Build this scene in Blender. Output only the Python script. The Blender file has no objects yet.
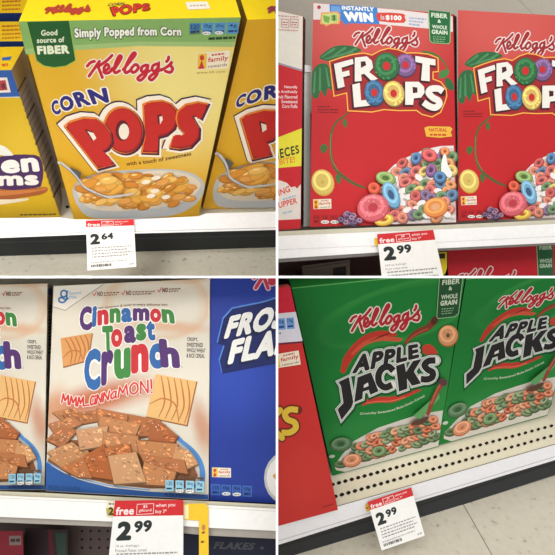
import bpy, bmesh, math, random
from mathutils import Vector
from mathutils.geometry import tessellate_polygon

# ------------------------------------------------------------------ camera, world, lamps, exposure
SC = bpy.context.scene
COL = SC.collection
EYE = Vector((0.0, 0.0, 1.30))          # eye height above the store floor
FPX = 550.0                             # focal length in photo pixels
PP = 277.0                              # principal point
cam = bpy.data.cameras.new('camera')
cam.sensor_width = 36.0
cam.lens = 36.0 * FPX / 555.0
cam.shift_x = 0.5 / 555.0
cam.shift_y = -0.5 / 555.0
cam.clip_start = 0.02
camo = bpy.data.objects.new('camera', cam)
camo.location = EYE
camo.rotation_euler = (math.pi / 2, 0, 0)
COL.objects.link(camo)
SC.camera = camo

world = bpy.data.worlds.new('store_light')
world.use_nodes = True
SC.world = world
bg = world.node_tree.nodes['Background']
bg.inputs[0].default_value = (1.0, 0.98, 0.95, 1)
bg.inputs[1].default_value = 0.50


def area(name, loc, target, sx, sy, watts, colour=(1, 1, 1)):
    l = bpy.data.lights.new(name, 'AREA')
    l.shape = 'RECTANGLE'
    l.size, l.size_y = sx, sy
    l.energy = watts
    l.color = colour
    o = bpy.data.objects.new(name, l)
    o.location = loc
    o.rotation_euler = (Vector(target) - Vector(loc)).to_track_quat('-Z', 'Y').to_euler()
    COL.objects.link(o)
    return o


area('ceiling_luminaire', (0.0, -1.75, 2.75), (0, 0.7, 1.2), 3.0, 0.9, 44)
area('low_fill', (0.0, -1.7, 0.6), (0, 0.7, 1.3), 2.6, 1.4, 19)  # added low fill in place of floor bounce, for the down-facing fronts
lamp = area('rail_fill', (-0.42, -0.25, 1.46), (-0.22, 0.8, 1.335), 0.4, 0.12, 0.3)  # added fill light that brightens the upper left rail and tag
lamp.data.spread = math.radians(34)

SC.view_settings.view_transform = 'Standard'
SC.view_settings.look = 'None'
SC.view_settings.gamma = 1.0
SC.view_settings.exposure = 0.0
SC.view_settings.use_curve_mapping = False


# ------------------------------------------------------------------ materials
def lin(c):
    c = c / 255.0
    return c / 12.92 if c <= 0.04045 else ((c + 0.055) / 1.055) ** 2.4


def rgb(c):
    return (lin(c[0]), lin(c[1]), lin(c[2]), 1.0)


MATS = {}


def mat(c, rough=0.55, spec=0.25, grain=0.06):
    """plain printed or painted surface with a little procedural mottling"""
    if isinstance(c, bpy.types.Material):
        return c
    key = (tuple(c), rough, spec, grain)
    if key in MATS:
        return MATS[key]
    m = bpy.data.materials.new('ink_%d_%d_%d' % tuple(int(v) for v in c[:3]))
    m.use_nodes = True
    nt = m.node_tree
    b = nt.nodes['Principled BSDF']
    b.inputs['Roughness'].default_value = rough
    b.inputs['Specular IOR Level'].default_value = spec
    geo = nt.nodes.new('ShaderNodeNewGeometry')
    no = nt.nodes.new('ShaderNodeTexNoise')
    no.inputs['Scale'].default_value = 160
    no.inputs['Detail'].default_value = 2
    nt.links.new(geo.outputs['Position'], no.inputs['Vector'])
    mx = nt.nodes.new('ShaderNodeMix')
    mx.data_type = 'RGBA'
    a = rgb(c)
    mx.inputs['A'].default_value = (a[0] * (1 - grain), a[1] * (1 - grain), a[2] * (1 - grain), 1)
    mx.inputs['B'].default_value = (min(1, a[0] * (1 + grain)), min(1, a[1] * (1 + grain)), min(1, a[2] * (1 + grain)), 1)
    nt.links.new(no.outputs['Fac'], mx.inputs['Factor'])
    nt.links.new(mx.outputs['Result'], b.inputs['Base Color'])
    MATS[key] = m
    return m


def mat_wash(name, base, blobs, rough=0.5):
    """carton front (cx, cy, rx, ry, angle, colour, strength, ring) laid out on the UVs"""
    m = bpy.data.materials.new(name)
    m.use_nodes = True
    nt = m.node_tree
    b = nt.nodes['Principled BSDF']
    b.inputs['Roughness'].default_value = rough
    b.inputs['Specular IOR Level'].default_value = 0.25
    uv = nt.nodes.new('ShaderNodeUVMap')
    uv.uv_map = 'print'
    no = nt.nodes.new('ShaderNodeTexNoise')
    no.inputs['Scale'].default_value = 25
    nt.links.new(uv.outputs[0], no.inputs['Vector'])
    add = nt.nodes.new('ShaderNodeVectorMath')
    add.operation = 'SCALE'
    add.inputs['Scale'].default_value = 0.008
    nt.links.new(no.outputs['Color'], add.inputs[0])
    wob = nt.nodes.new('ShaderNodeVectorMath')
    wob.operation = 'ADD'
    nt.links.new(uv.outputs[0], wob.inputs[0])
    nt.links.new(add.outputs[0], wob.inputs[1])
    prev = None
    for (cx, cy, rx, ry, ang, colour, s, ring) in blobs:
        mp = nt.nodes.new('ShaderNodeMapping')
        mp.vector_type = 'TEXTURE'
        mp.inputs['Location'].default_value = (cx / 555, cy / 555, 0)
        mp.inputs['Rotation'].default_value = (0, 0, math.radians(ang))
        mp.inputs['Scale'].default_value = (rx / 555, ry / 555, 1)
        nt.links.new(wob.outputs[0], mp.inputs['Vector'])
        ln = nt.nodes.new('ShaderNodeVectorMath')
        ln.operation = 'LENGTH'
        nt.links.new(mp.outputs[0], ln.inputs[0])
        cr = nt.nodes.new('ShaderNodeValToRGB')
        e = cr.color_ramp.elements
        if ring:
            e[0].position, e[0].color = 0.72, (0, 0, 0, 1)
            e[1].position, e[1].color = 0.9, (s, s, s, 1)
            k = e.new(1.0)
            k.color = (0, 0, 0, 1)
        else:
            e[0].position, e[0].color = 0.15, (s, s, s, 1)
            e[1].position, e[1].color = 1.0, (0, 0, 0, 1)
            cr.color_ramp.interpolation = 'EASE'
        nt.links.new(ln.outputs['Value'], cr.inputs[0])
        mx = nt.nodes.new('ShaderNodeMix')
        mx.data_type = 'RGBA'
        if prev is None:
            mx.inputs['A'].default_value = rgb(base)
        else:
            nt.links.new(prev, mx.inputs['A'])
        mx.inputs['B'].default_value = rgb(colour)
        nt.links.new(cr.outputs[0], mx.inputs['Factor'])
        prev = mx.outputs['Result']
    nt.links.new(prev, b.inputs['Base Color'])
    return m


def mat_floor(name, base, fleck):
    m = bpy.data.materials.new(name)
    m.use_nodes = True
    nt = m.node_tree
    b = nt.nodes['Principled BSDF']
    b.inputs['Roughness'].default_value = 0.45
    geo = nt.nodes.new('ShaderNodeNewGeometry')
    mp = nt.nodes.new('ShaderNodeMapping')
    mp.inputs['Scale'].default_value = (120, 60, 210)
    nt.links.new(geo.outputs['Position'], mp.inputs['Vector'])
    no = nt.nodes.new('ShaderNodeTexNoise')
    no.inputs['Scale'].default_value = 1.0
    no.inputs['Detail'].default_value = 3
    nt.links.new(mp.outputs[0], no.inputs['Vector'])
    cr = nt.nodes.new('ShaderNodeValToRGB')
    e = cr.color_ramp.elements
    e[0].position, e[0].color = 0.24, rgb(fleck)
    e[1].position, e[1].color = 0.36, rgb(base)
    k = e.new(0.7)
    k.color = rgb([min(255, v + 7) for v in base])
    nt.links.new(no.outputs['Fac'], cr.inputs[0])
    nt.links.new(cr.outputs[0], b.inputs['Base Color'])
    return m


def mat_clear(name):
    m = bpy.data.materials.new(name)
    m.use_nodes = True
    b = m.node_tree.nodes['Principled BSDF']
    b.inputs['Base Color'].default_value = rgb((215, 220, 212))
    b.inputs['Roughness'].default_value = 0.12
    b.inputs['Alpha'].default_value = 0.45
    return m


# ------------------------------------------------------------------ displays: each shelf has a frame of its own
HALF = 0.00103                          # half thickness of the white partition sheets


class Display:
    def __init__(self, o, ex, ey, ez, left, upper):
        self.o = EYE + Vector(o)
        self.ex, self.ey, self.ez = Vector(ex), Vector(ey), Vector(ez)
        self.left, self.upper = left, upper

    def ray(self, px, py):
        return Vector(((px - PP) / FPX, 1.0, -(py - PP) / FPX))

    def hit(self, px, py, point, normal):
        d = self.ray(px, py)
        return EYE + d * ((point - EYE).dot(normal) / d.dot(normal))

    def face(self, z):
        """plane parallel to the box fronts, z metres in front of the front row"""
        return (self.o + self.ez * z, self.ez.copy())

    def cuts(self):
        s = -1 if self.left else 1
        u = 1 if self.upper else -1
        return [(EYE + Vector((s * (HALF + 0.0002), 0, 0)), Vector((s, 0, 0))),
                (EYE + Vector((0, 0, u * (HALF + 0.0002))), Vector((0, 0, u)))]


def tag(o, label=None, cat=None, group=None, kind=None):
    if label:
        o['label'] = label
    if cat:
        o['category'] = cat
    if group:
        o['group'] = group
    if kind:
        o['kind'] = kind
    return o


def root(name, loc, label, cat, group=None):
    o = bpy.data.objects.new(name, None)
    o.empty_display_size = 0.02
    o.location = loc
    COL.objects.link(o)
    return tag(o, label, cat, group)


def homography(src, dst):
    import numpy as np
    A = []
    for (x, y), (u, v) in zip(src, dst):
        A.append([x, y, 1, 0, 0, 0, -u * x, -u * y, -u])
        A.append([0, 0, 0, x, y, 1, -v * x, -v * y, -v])
    h = np.linalg.svd(np.array(A, float))[2][-1]
    h = [float(t) for t in h]

    def f(x, y):
        d = h[6] * x + h[7] * y + h[8]
        return ((h[0] * x + h[1] * y + h[2]) / d, (h[3] * x + h[4] * y + h[5]) / d)
    return f


def smooth(pts, n=5, closed=False):
    if len(pts) < 3:
        return list(pts)
    out = []
    N = len(pts)
    rng = N if closed else N - 1
    for i in range(rng):
        if closed:
            p0, p1, p2, p3 = pts[i - 1], pts[i], pts[(i + 1) % N], pts[(i + 2) % N]
        else:
            p1, p2 = pts[i], pts[i + 1]
            p0 = pts[i - 1] if i else (2 * p1[0] - p2[0], 2 * p1[1] - p2[1])
            p3 = pts[i + 2] if i + 2 < N else (2 * p2[0] - p1[0], 2 * p2[1] - p1[1])
        for k in range(n):
            t = k / n
            out.append(tuple(0.5 * (2 * p1[j] + (p2[j] - p0[j]) * t + (2 * p0[j] - 5 * p1[j] + 4 * p2[j] - p3[j]) * t * t
                                    + (3 * p1[j] - p0[j] - 3 * p2[j] + p3[j]) * t ** 3) for j in range(2)))
    if not closed:
        out.append(tuple(pts[-1]))
    return out


PEN = {'M': (.95, [[(0, 0), (.1, 1), (.45, .3), (.82, 1), (.95, 0)]]), '.': (.12, [[(.04, .02), (.1, .05)]]), 'i': (.14, [[(.07, 0), (.07, .62)], [(.05, .9), (.09, .95)]]),
       'C': (.7, [[(.7, .85), (.4, 1), (.08, .75), (.04, .3), (.3, 0), (.68, .12)]]), 'N': (.72, [[(0, 0), (.05, 1), (.66, .04), (.72, 1)]]),
       'a': (.66, [[(.6, .62), (.3, .72), (.04, .4), (.2, .02), (.56, .2)], [(.6, .7), (.58, .3), (.66, 0)]]), 'O': (.8, [[(.4, 1), (.05, .7), (.08, .2), (.42, 0), (.76, .3), (.72, .8), (.4, 1)]]),
       '!': (.14, [[(.08, 1), (.07, .34)], [(.05, .03), (.09, .06)]])}
GLYPHS = {}


def glyphs(s, bold, spacing=1.0, ref=None):
    ref = bold if ref is None else ref
    key = (s, bold, spacing, ref)
    if key not in GLYPHS:
        c = bpy.data.curves.new('lettering', 'FONT')
        c.body = s
        c.offset = bold if bold <= .025 else 0.0
        c.space_character = spacing * (1 + ref * 1.8)
        c.resolution_u = 3
        c.fill_mode = 'FRONT'
        o = bpy.data.objects.new('lettering', c)
        m = bpy.data.meshes.new_from_object(o)
        vs = [(v.co.x, v.co.y) for v in m.vertices]
        fs = [tuple(p.vertices) for p in m.polygons]
        box = [min(v[0] for v in vs), max(v[0] for v in vs), min(v[1] for v in vs), max(v[1] for v in vs)] if vs else [0, 1, 0, 1]
        if bold > .025:
            box = [box[0] - ref, box[1] + ref, box[2] - ref, box[3] + ref]
        if bold > .025:                     # thicken the outline all round
            count = {}
            for f in fs:
                for i in range(len(f)):
                    e = tuple(sorted((f[i], f[(i + 1) % len(f)])))
                    count[e] = count.get(e, 0) + 1
            rim = [e for e, k in count.items() if k == 1]
            for i, j in rim:
                (ax, ay), (bx_, by) = vs[i], vs[j]
                l = math.hypot(bx_ - ax, by - ay) or 1
                nx, ny = -(by - ay) / l * bold, (bx_ - ax) / l * bold
                b0 = len(vs)
                vs += [(ax + nx, ay + ny), (bx_ + nx, by + ny), (bx_ - nx, by - ny), (ax - nx, ay - ny)]
                fs.append((b0, b0 + 1, b0 + 2, b0 + 3))
            for i in {k for e in rim for k in e}:
                b0 = len(vs)
                vs += [(vs[i][0] + math.cos(t * 1.0472) * bold, vs[i][1] + math.sin(t * 1.0472) * bold) for t in range(6)]
                fs.append(tuple(range(b0, b0 + 6)))
        bpy.data.objects.remove(o)
        bpy.data.curves.remove(c)
        bpy.data.meshes.remove(m)
        GLYPHS[key] = (vs, fs, box)
    return GLYPHS[key]


class Part:
    """one printed or solid part; shapes are traced onto a plane of the thing and stacked as thin layers of ink"""
    def __init__(self, D, plane, remap=None, h0=0.00006, dh=0.000015):
        self.D, self.point, self.normal = D, plane[0], plane[1].normalized()
        if (EYE - self.point).dot(self.normal) < 0:
            self.normal = -self.normal
        self.remap = remap
        self.h, self.dh = h0, dh
        self.v, self.f, self.m, self.mats, self.uv = [], [], [], [], []

    def P(self, x, y, h=None):
        u = (x, y)
        if self.remap:
            x, y = self.remap(x, y)
        self.uv.append((u[0] / 555, u[1] / 555))
        self.v.append(self.D.hit(x, y, self.point + self.normal * (self.h if h is None else h), self.normal))
        return len(self.v) - 1

    def slot(self, c):
        m = mat(c)
        if m not in self.mats:
            self.mats.append(m)
        return self.mats.index(m)

    def poly(self, pts, c, holes=(), sm=0, shift=(0, 0)):
        if sm:
            pts = smooth(pts, sm, True)
            holes = [smooth(h, sm, True) for h in holes]
        loops = [list(pts)] + [list(h) for h in holes]
        flat = [(x + shift[0], y + shift[1]) for l in loops for (x, y) in l]
        tris = tessellate_polygon([[Vector((x, y, 0)) for (x, y) in l] for l in loops])
        b = len(self.v)
        for (x, y) in flat:
            self.P(x, y)
        s = self.slot(c)
        for t in tris:
            self.f.append(tuple(b + i for i in t))
            self.m.append(s)
        self.h += self.dh
        return self

    def stroke(self, pts, w, c, closed=False, sm=5, cap=True, shift=(0, 0)):
        """a pen line of width w (number or one width per point)"""
        ws = list(w) if isinstance(w, (list, tuple)) else [w] * len(pts)
        if sm and len(pts) > 2:
            q = smooth(pts, sm, closed)
            n = len(pts)
            wq = []
            for i in range(len(q)):
                t = i / sm
                a = int(t) % n
                bb = (a + 1) % n if closed else min(a + 1, n - 1)
                wq.append(ws[a] + (ws[bb] - ws[a]) * (t - int(t)))
            pts, ws = q, wq
        pts = [(x + shift[0], y + shift[1]) for x, y in pts]
        clean, cw = [pts[0]], [ws[0]]
        for p_, w_ in zip(pts[1:], ws[1:]):
            if math.hypot(p_[0] - clean[-1][0], p_[1] - clean[-1][1]) > 1e-3:
                clean.append(p_)
                cw.append(w_)
        pts, ws = clean, cw
        if closed and math.hypot(pts[0][0] - pts[-1][0], pts[0][1] - pts[-1][1]) < 1e-3:
            pts.pop()
            ws.pop()
        n = len(pts)
        if n < 2:
            return self
        s = self.slot(c)
        rows = []
        span = self.dh * 0.9
        for i in range(n):
            a = pts[i - 1] if (i or closed) else None
            b = pts[(i + 1) % n] if (i < n - 1 or closed) else None
            p = pts[i]
            d1 = (p[0] - a[0], p[1] - a[1]) if a else None
            d2 = (b[0] - p[0], b[1] - p[1]) if b else None
            d1 = d1 or d2
            d2 = d2 or d1
            l1, l2 = math.hypot(*d1) or 1, math.hypot(*d2) or 1
            n1, n2 = (-d1[1] / l1, d1[0] / l1), (-d2[1] / l2, d2[0] / l2)
            nx, ny = n1[0] + n2[0], n1[1] + n2[1]
            l = math.hypot(nx, ny)
            if l < 0.3:
                nx, ny, k = n1[0], n1[1], 1
            else:
                nx, ny = nx / l, ny / l
                k = min(1.6, 1 / max(0.3, nx * n1[0] + ny * n1[1]))
            hw = ws[i] * 0.5 * k
            hh = self.h + span * i / n
            rows.append((self.P(p[0] + nx * hw, p[1] + ny * hw, hh), self.P(p[0] - nx * hw, p[1] - ny * hw, hh)))
        for i in range(n if closed else n - 1):
            a, b = rows[i], rows[(i + 1) % n]
            self.f.append((a[0], a[1], b[1], b[0]))
            self.m.append(s)
        if cap and not closed:
            for e, q in ((0, 1), (n - 1, n - 2)):
                dx, dy = pts[e][0] - pts[q][0], pts[e][1] - pts[q][1]
                a0 = math.atan2(dy, dx)
                hh = self.h + span * e / n
                arc = [self.P(pts[e][0] + math.cos(a0 + t) * ws[e] / 2, pts[e][1] + math.sin(a0 + t) * ws[e] / 2, hh)
                       for t in (-1.5708, -0.9, -0.3, 0.3, 0.9, 1.5708)]
                self.f.append(tuple(arc))
                self.m.append(s)
        self.h += self.dh * 1.1
        return self

    def ell(self, cx, cy, rx, ry, c, ang=0, hole=0, n=20):
        a = math.radians(ang)
        def loop(k):
            return [(cx + math.cos(t) * rx * k * math.cos(a) - math.sin(t) * ry * k * math.sin(a),
                     cy + math.cos(t) * rx * k * math.sin(a) + math.sin(t) * ry * k * math.cos(a))
                    for t in [2 * math.pi * i / n for i in range(n)]]
        return self.poly(loop(1), c, [loop(hole)] if hole else [])

    def lump(self, pts, c, grow, shift=(0, 0), sm=0):
        """a letter or patch grown by an outline"""
        if sm:
            pts = smooth(pts, sm, True)
        self.poly(pts, c, shift=shift)
        return self.stroke(pts, grow * 2, c, closed=True, sm=0, shift=shift)

    def text(self, s, base, top, c, bold=0.0, spacing=1.0, shift=(0, 0), ref=None):
        """lettering set between a base line and a top line (2 or more points each)"""
        vs, fs, (x0, x1, y0, y1) = glyphs(s, bold, spacing, ref)
        if not vs:
            return self
        B = smooth(base, 8) if len(base) > 2 else base
        T = smooth(top, 8) if len(top) > 2 else top

        def at(L, t):
            k = t * (len(L) - 1)
            i = min(int(k), len(L) - 2)
            u = k - i
            return (L[i][0] + (L[i + 1][0] - L[i][0]) * u, L[i][1] + (L[i + 1][1] - L[i][1]) * u)
        b = len(self.v)
        nv = len(vs)
        for iv, (x, y) in enumerate(vs):
            t = (x - x0) / (x1 - x0)
            q = (y - y0) / (y1 - y0)
            p0, p1 = at(B, t), at(T, t)
            self.P(p0[0] + (p1[0] - p0[0]) * q + shift[0], p0[1] + (p1[1] - p0[1]) * q + shift[1], self.h + self.dh * .9 * iv / nv)
        sl = self.slot(c)
        for f in fs:
            self.f.append(tuple(b + i for i in f))
            self.m.append(sl)
        self.h += self.dh
        return self

    def pen(self, letters, base, top, c, w, gap=.22):
        """hand drawn capitals set between a base line and a top line"""
        B, T = smooth(base, 8), smooth(top, 8)
        tot = sum(PEN[l][0] + gap for l in letters) - gap

        def at(L, t):
            k = min(max(t, 0), 1) * (len(L) - 1)
            i = min(int(k), len(L) - 2)
            u = k - i
            return (L[i][0] + (L[i + 1][0] - L[i][0]) * u, L[i][1] + (L[i + 1][1] - L[i][1]) * u)
        x = 0
        for l in letters:
            for s in PEN[l][1]:
                q = []
                for (u, v) in s:
                    p0, p1 = at(B, (x + u) / tot), at(T, (x + u) / tot)
                    q.append((p0[0] + (p1[0] - p0[0]) * v, p0[1] + (p1[1] - p0[1]) * v))
                if l in 'COa':
                    self.stroke(q, w, c, sm=4)
                else:
                    for k in range(len(q) - 1):
                        self.stroke(q[k:k + 2], w, c, sm=0)
            x += PEN[l][0] + gap
        return self

    def words(self, x0, y0, x1, y1, hgt, c, seed=1):
        """one line of print too small to read"""
        r = random.Random(seed)
        L = math.hypot(x1 - x0, y1 - y0)
        t = 0
        dx, dy = (x1 - x0) / L, (y1 - y0) / L
        while t < L:
            w = min(r.uniform(1.5, 5) * max(0.6, hgt / 1.6), L - t)
            a = (x0 + dx * t, y0 + dy * t)
            b = (x0 + dx * (t + w), y0 + dy * (t + w))
            self.poly([a, b, (b[0] + dy * hgt, b[1] - dx * hgt), (a[0] + dy * hgt, a[1] - dx * hgt)], c)
            t += w + 0.8
        return self

    # ---- solid between a traced front outline and a traced back outline
    def solid(self, front, depth, mats, back=None, shrink=0.02):
        n = len(front)
        if back is None:
            cx = sum(p[0] for p in front) / n
            cy = sum(p[1] for p in front) / n
            back = [(x + (cx - x) * shrink, y + (cy - y) * shrink) for x, y in front]
        h = self.h
        a = [self.P(x, y, 0.0) for x, y in front]
        b = []
        for i in range(n):
            if back[i] is None:             # straight back from the front corner
                self.uv.append(self.uv[a[i]])
                self.v.append(self.v[a[i]] - self.normal * depth)
                b.append(len(self.v) - 1)
            else:
                b.append(self.P(back[i][0], back[i][1], -depth))
        ms = [self.slot(c) for c in mats]
        self.f.append(tuple(a)); self.m.append(ms[0])
        self.f.append(tuple(reversed(b))); self.m.append(ms[-1])
        for i in range(n):
            j = (i + 1) % n
            self.f.append((a[j], a[i], b[i], b[j]))
            self.m.append(ms[1 + (i % (len(ms) - 1))] if len(ms) > 1 else ms[0])
        return self

    def build(self, name, parent=None, label=None, bevel=0):
        D = self.D
        bm = bmesh.new()
        uvl = bm.loops.layers.uv.new('print')
        vs = [bm.verts.new(p) for p in self.v]
        for f, m in zip(self.f, self.m):
            if len(set(f)) < 3:
                continue
            try:
                face = bm.faces.new([vs[i] for i in f])
            except ValueError:
                continue
            face.material_index = m
            for l, i in zip(face.loops, f):
                l[uvl].uv = self.uv[i]
        for co, no in D.cuts():
            if any((v.co - co).dot(no) < 0 for v in bm.verts):
                bmesh.ops.bisect_plane(bm, geom=bm.verts[:] + bm.edges[:] + bm.faces[:], dist=1e-7,
                                       plane_co=co, plane_no=no, clear_inner=True)
        if not bm.faces:
            bm.free()
            return None
        bm.normal_update()
        me = bpy.data.meshes.new(name)
        off = Vector(parent_world(parent)) if parent else Vector((0, 0, 0))
        ctr = off
        if parent is None:
            ctr = sum((v.co for v in bm.verts), Vector()) / len(bm.verts)
        for v in bm.verts:
            v.co -= ctr
        bmesh.ops.delete(bm, geom=[v for v in bm.verts if not v.link_faces], context='VERTS')
        bm.to_mesh(me)
        bm.free()
        for m in self.mats:
            me.materials.append(m)
        o = bpy.data.objects.new(name, me)
        COL.objects.link(o)
        if parent:
            o.parent = parent
        else:
            o.location = ctr
        if label:
            o['label'] = label
        return o


def parent_world(o):
    v = Vector((0, 0, 0))
    while o is not None:
        v += o.location
        o = o.parent
    return v


def on_deck(D, dk, px, z, lift=.0015):
    """photo row at which a box front z metres forward meets the shelf top in column px"""
    p = D.face(z)
    f = lambda y: (D.hit(px, y, *p) - dk[0]).dot(dk[1])
    a, b = 100.0, 560.0
    y0, y1 = (px * 0 + 210.0, 220.0) if D.upper else (400.0, 520.0)
    for _ in range(40):
        g0, g1 = f(y0), f(y1)
        if abs(g1 - g0) < 1e-12:
            break
        y0, y1 = y1, y1 - (g1 - lift) * (y1 - y0) / (g1 - g0)
    return y1


def to_photo(p):
    w = p - EYE
    return (PP + FPX * w.x / w.y, PP - FPX * w.z / w.y)


def mid(D, quad, z):
    p = D.face(z)
    a = D.hit(quad[2][0], quad[2][1], *p)
    b = D.hit(quad[3][0], quad[3][1], *p)
    return (a + b) / 2


# ------------------------------------------------------------------ shared print: script name, sticker, tag
SCRIPT = [  # handwritten logo, traced in a 485 x 155 field
    [(10, 128), (40, 85), (68, 45)], [(0, 72), (18, 52), (40, 45)], [(138, 12), (110, 40), (58, 76)], [(60, 74), (72, 105), (84, 136)],
    [(92, 105), (120, 82), (112, 62), (94, 80), (98, 110), (122, 108), (140, 85)],
    [(146, 96), (174, 54), (190, 22), (178, 15), (160, 50), (148, 94), (158, 110), (180, 98)],
    [(200, 92), (238, 46), (267, 8), (255, 0), (228, 42), (208, 92), (216, 110), (240, 96)],
    [(262, 66), (244, 88), (252, 108), (272, 100), (284, 78), (272, 64), (262, 66)],
    [(330, 66), (306, 76), (300, 98), (316, 104), (332, 84), (338, 62), (326, 120), (296, 152), (280, 142), (300, 122), (345, 100)],
    [(390, 60), (366, 70), (360, 94), (376, 100), (392, 80), (398, 56), (388, 116), (360, 150), (344, 140), (362, 120), (410, 92)],
    [(452, 22), (450, 36), (440, 48)],
    [(412, 96), (450, 72), (472, 48), (462, 66), (474, 88), (462, 108), (434, 102)],
]


def script(D, plane, remap, par, tl, tr, bl, red, halo, w=17, hw=32, name='brand_script'):
    p = Part(D, plane, remap)

    def M(u, v):
        u, v = u / 485, v / 155
        return (tl[0] + (tr[0] - tl[0]) * u + (bl[0] - tl[0]) * v, tl[1] + (tr[1] - tl[1]) * u + (bl[1] - tl[1]) * v)
    k = math.hypot(tr[0] - tl[0], tr[1] - tl[1]) / 485
    if halo:
        for s in SCRIPT:
            p.stroke([M(*q) for q in s], hw * k, halo, sm=4)
    for s in SCRIPT:
        p.stroke([M(*q) for q in s], w * k, red, sm=4)
    return p.build(name, par)


def lerp2(q, u, v):
    t = (q[0][0] + (q[1][0] - q[0][0]) * u, q[0][1] + (q[1][1] - q[0][1]) * u)
    b = (q[3][0] + (q[2][0] - q[3][0]) * u, q[3][1] + (q[2][1] - q[3][1]) * u)
    return (t[0] + (b[0] - t[0]) * v, t[1] + (b[1] - t[1]) * v)


def sticker(D, plane, remap, par, q):
    p = Part(D, plane, remap)
    L = lambda u, v: lerp2(q, u, v)
    p.poly(q, (238, 228, 205))
    p.poly([L(.02, .05), L(.3, .05), L(.3, .95), L(.02, .95)], (232, 190, 60))
    p.ell(*L(.15, .3), (q[1][0] - q[0][0]) * .07, (q[3][1] - q[0][1]) * .16, (205, 60, 50))
    p.poly([L(.05, .95), L(.15, .45), L(.25, .95)], (205, 60, 50))
    p.text('family', [L(.34, .68), L(.97, .62)], [L(.34, .32), L(.97, .26)], (200, 70, 55), .02)
    p.text('rewards', [L(.36, .93), L(.95, .88)], [L(.36, .74), L(.95, .7)], (150, 120, 100), .01)
    p.words(*L(.45, .24), *L(.85, .2), abs(q[3][1] - q[0][1]) * .1, (200, 70, 55), 4)
    return p.build('rewards_sticker', par)


def price_tag(D, q, pl, main, cents, label, lines, header=.14, small=None):
    if not isinstance(pl, tuple):
        pl = D.face(pl)
    t = root('price_tag', (D.hit(*q[0], *pl) + D.hit(*q[1], *pl)) / 2, label, 'price tag', 'shelf price tags')
    c = Part(D, pl)
    c.solid(q, 0.0012, [(240, 238, 232), (225, 222, 215)])
    card = c.build('card', t)
    L = lambda u, v: lerp2(q, u, v)
    p = Part(D, pl)
    p.poly([L(0, 0), L(1, 0), L(1, header), L(0, header)], (205, 45, 48))
    head = p.build('red_header', t, 'red header strip of the tag')
    p = Part(D, pl, h0=0.00012)
    w = (250, 225, 220)
    h = header
    p.text('free', [L(.03, h * .93), L(.29, h * .9)], [L(.03, h * .42), L(.29, h * .38)], w, .035)
    fr = [L(.33, h * .25), L(.57, h * .22), L(.57, h * .86), L(.33, h * .9)]
    p.stroke(fr, .5, w, closed=True, sm=0)
    p.text('$5', [L(.42, h * .5), L(.48, h * .5)], [L(.42, h * .3), L(.48, h * .3)], w, .02)
    p.text('giftcard', [L(.36, h * .78), L(.54, h * .76)], [L(.36, h * .56), L(.54, h * .54)], w, .01)
    p.text('when you', [L(.6, h * .52), L(.88, h * .48)], [L(.6, h * .22), L(.88, h * .18)], w, .01)
    p.text('buy 3*', [L(.6, h * .9), L(.76, h * .88)], [L(.6, h * .6), L(.76, h * .58)], w, .01)
    p.build('header_lettering', head or t)
    k = (40, 48, 46)
    p = Part(D, pl)
    a = lines
    p.text(main, [L(.07, a[1]), L(.28, a[1] - .005)], [L(.08, a[0]), L(.28, a[0])], k, .06)
    s = (a[1] - a[0])
    p.text(cents, [L(.31, a[0] + s * .6), L(.56, a[0] + s * .56)], [L(.31, a[0]), L(.56, a[0] - s * .06)], k, .05)
    p.build('price_lettering', t)
    p = Part(D, pl)
    g = (150, 148, 145)
    y = a[1] + .06
    if small:
        for i, sx in enumerate(small):
            p.text(sx, [L(.08, y + .045), L(.08 + .02 * len(sx), y + .04)], [L(.08, y), L(.08 + .02 * len(sx), y - .005)], (115, 113, 110), .0)
            y += .065
    hgt = math.hypot(q[3][0] - q[0][0], q[3][1] - q[0][1]) * .022
    for i in range(4):
        p.words(*L(.1, y + .02), *L(.92 - .08 * (i % 2), y + .015), hgt, g, 11 + i)
        y += .06
    p.words(*L(.07, .86), *L(.82, .85), hgt * .7, g, 7)
    r = random.Random(5)
    u = .08
    while u < .5:
        d = r.uniform(.006, .02)
        p.poly([L(u, .89), L(u + d, .89), L(u + d, .945), L(u, .945)], (70, 70, 70))
        u += d + r.uniform(.006, .02)
    p.words(*L(.86, .945), *L(.95, .94), hgt, g, 3)
    p.build('fine_print', t)
    return t


def nutrition(D, plane, remap, par, boxes, fill, ink, vals, ovals=(), line=None, extra=None):
    p = Part(D, plane, remap)
    for q, v in zip(boxes, vals):
        L = lambda u, w: lerp2(q, u, w)
        p.poly(q, fill)
        if line:
            p.stroke(q, .4, line, closed=True, sm=0)
        p.text(v, [L(.15, .5), L(.85, .48)], [L(.15, .12), L(.85, .1)], ink, .01)
        p.words(*L(.12, .85), *L(.88, .83), abs(q[3][1] - q[0][1]) * .16, ink, 2)
    for (x, y) in ovals:
        p.ell(x, y, 4.2, 1.8, (232, 232, 225))
        p.words(x - 2.5, y + .6, x + 2.5, y + .5, .9, (120, 120, 130), 2)
    if extra:
        for e in extra:
            p.words(*e)
    return p.build('nutrition_icons', par)


# ------------------------------------------------------------------ the white partitions between the four displays
def partition(name, lo, hi):
    me = bpy.data.meshes.new(name)
    bm = bmesh.new()
    bmesh.ops.create_cube(bm, size=1)
    s = Vector(hi) - Vector(lo)
    for v in bm.verts:
        v.co = Vector((v.co.x * s.x, v.co.y * s.y, v.co.z * s.z))
    bm.to_mesh(me)
    bm.free()
    me.materials.append(mat((252, 252, 250), .5, .3, .01))
    o = bpy.data.objects.new(name, me)
    o.location = (Vector(lo) + Vector(hi)) / 2
    COL.objects.link(o)
    return tag(o, kind='structure')


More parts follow.
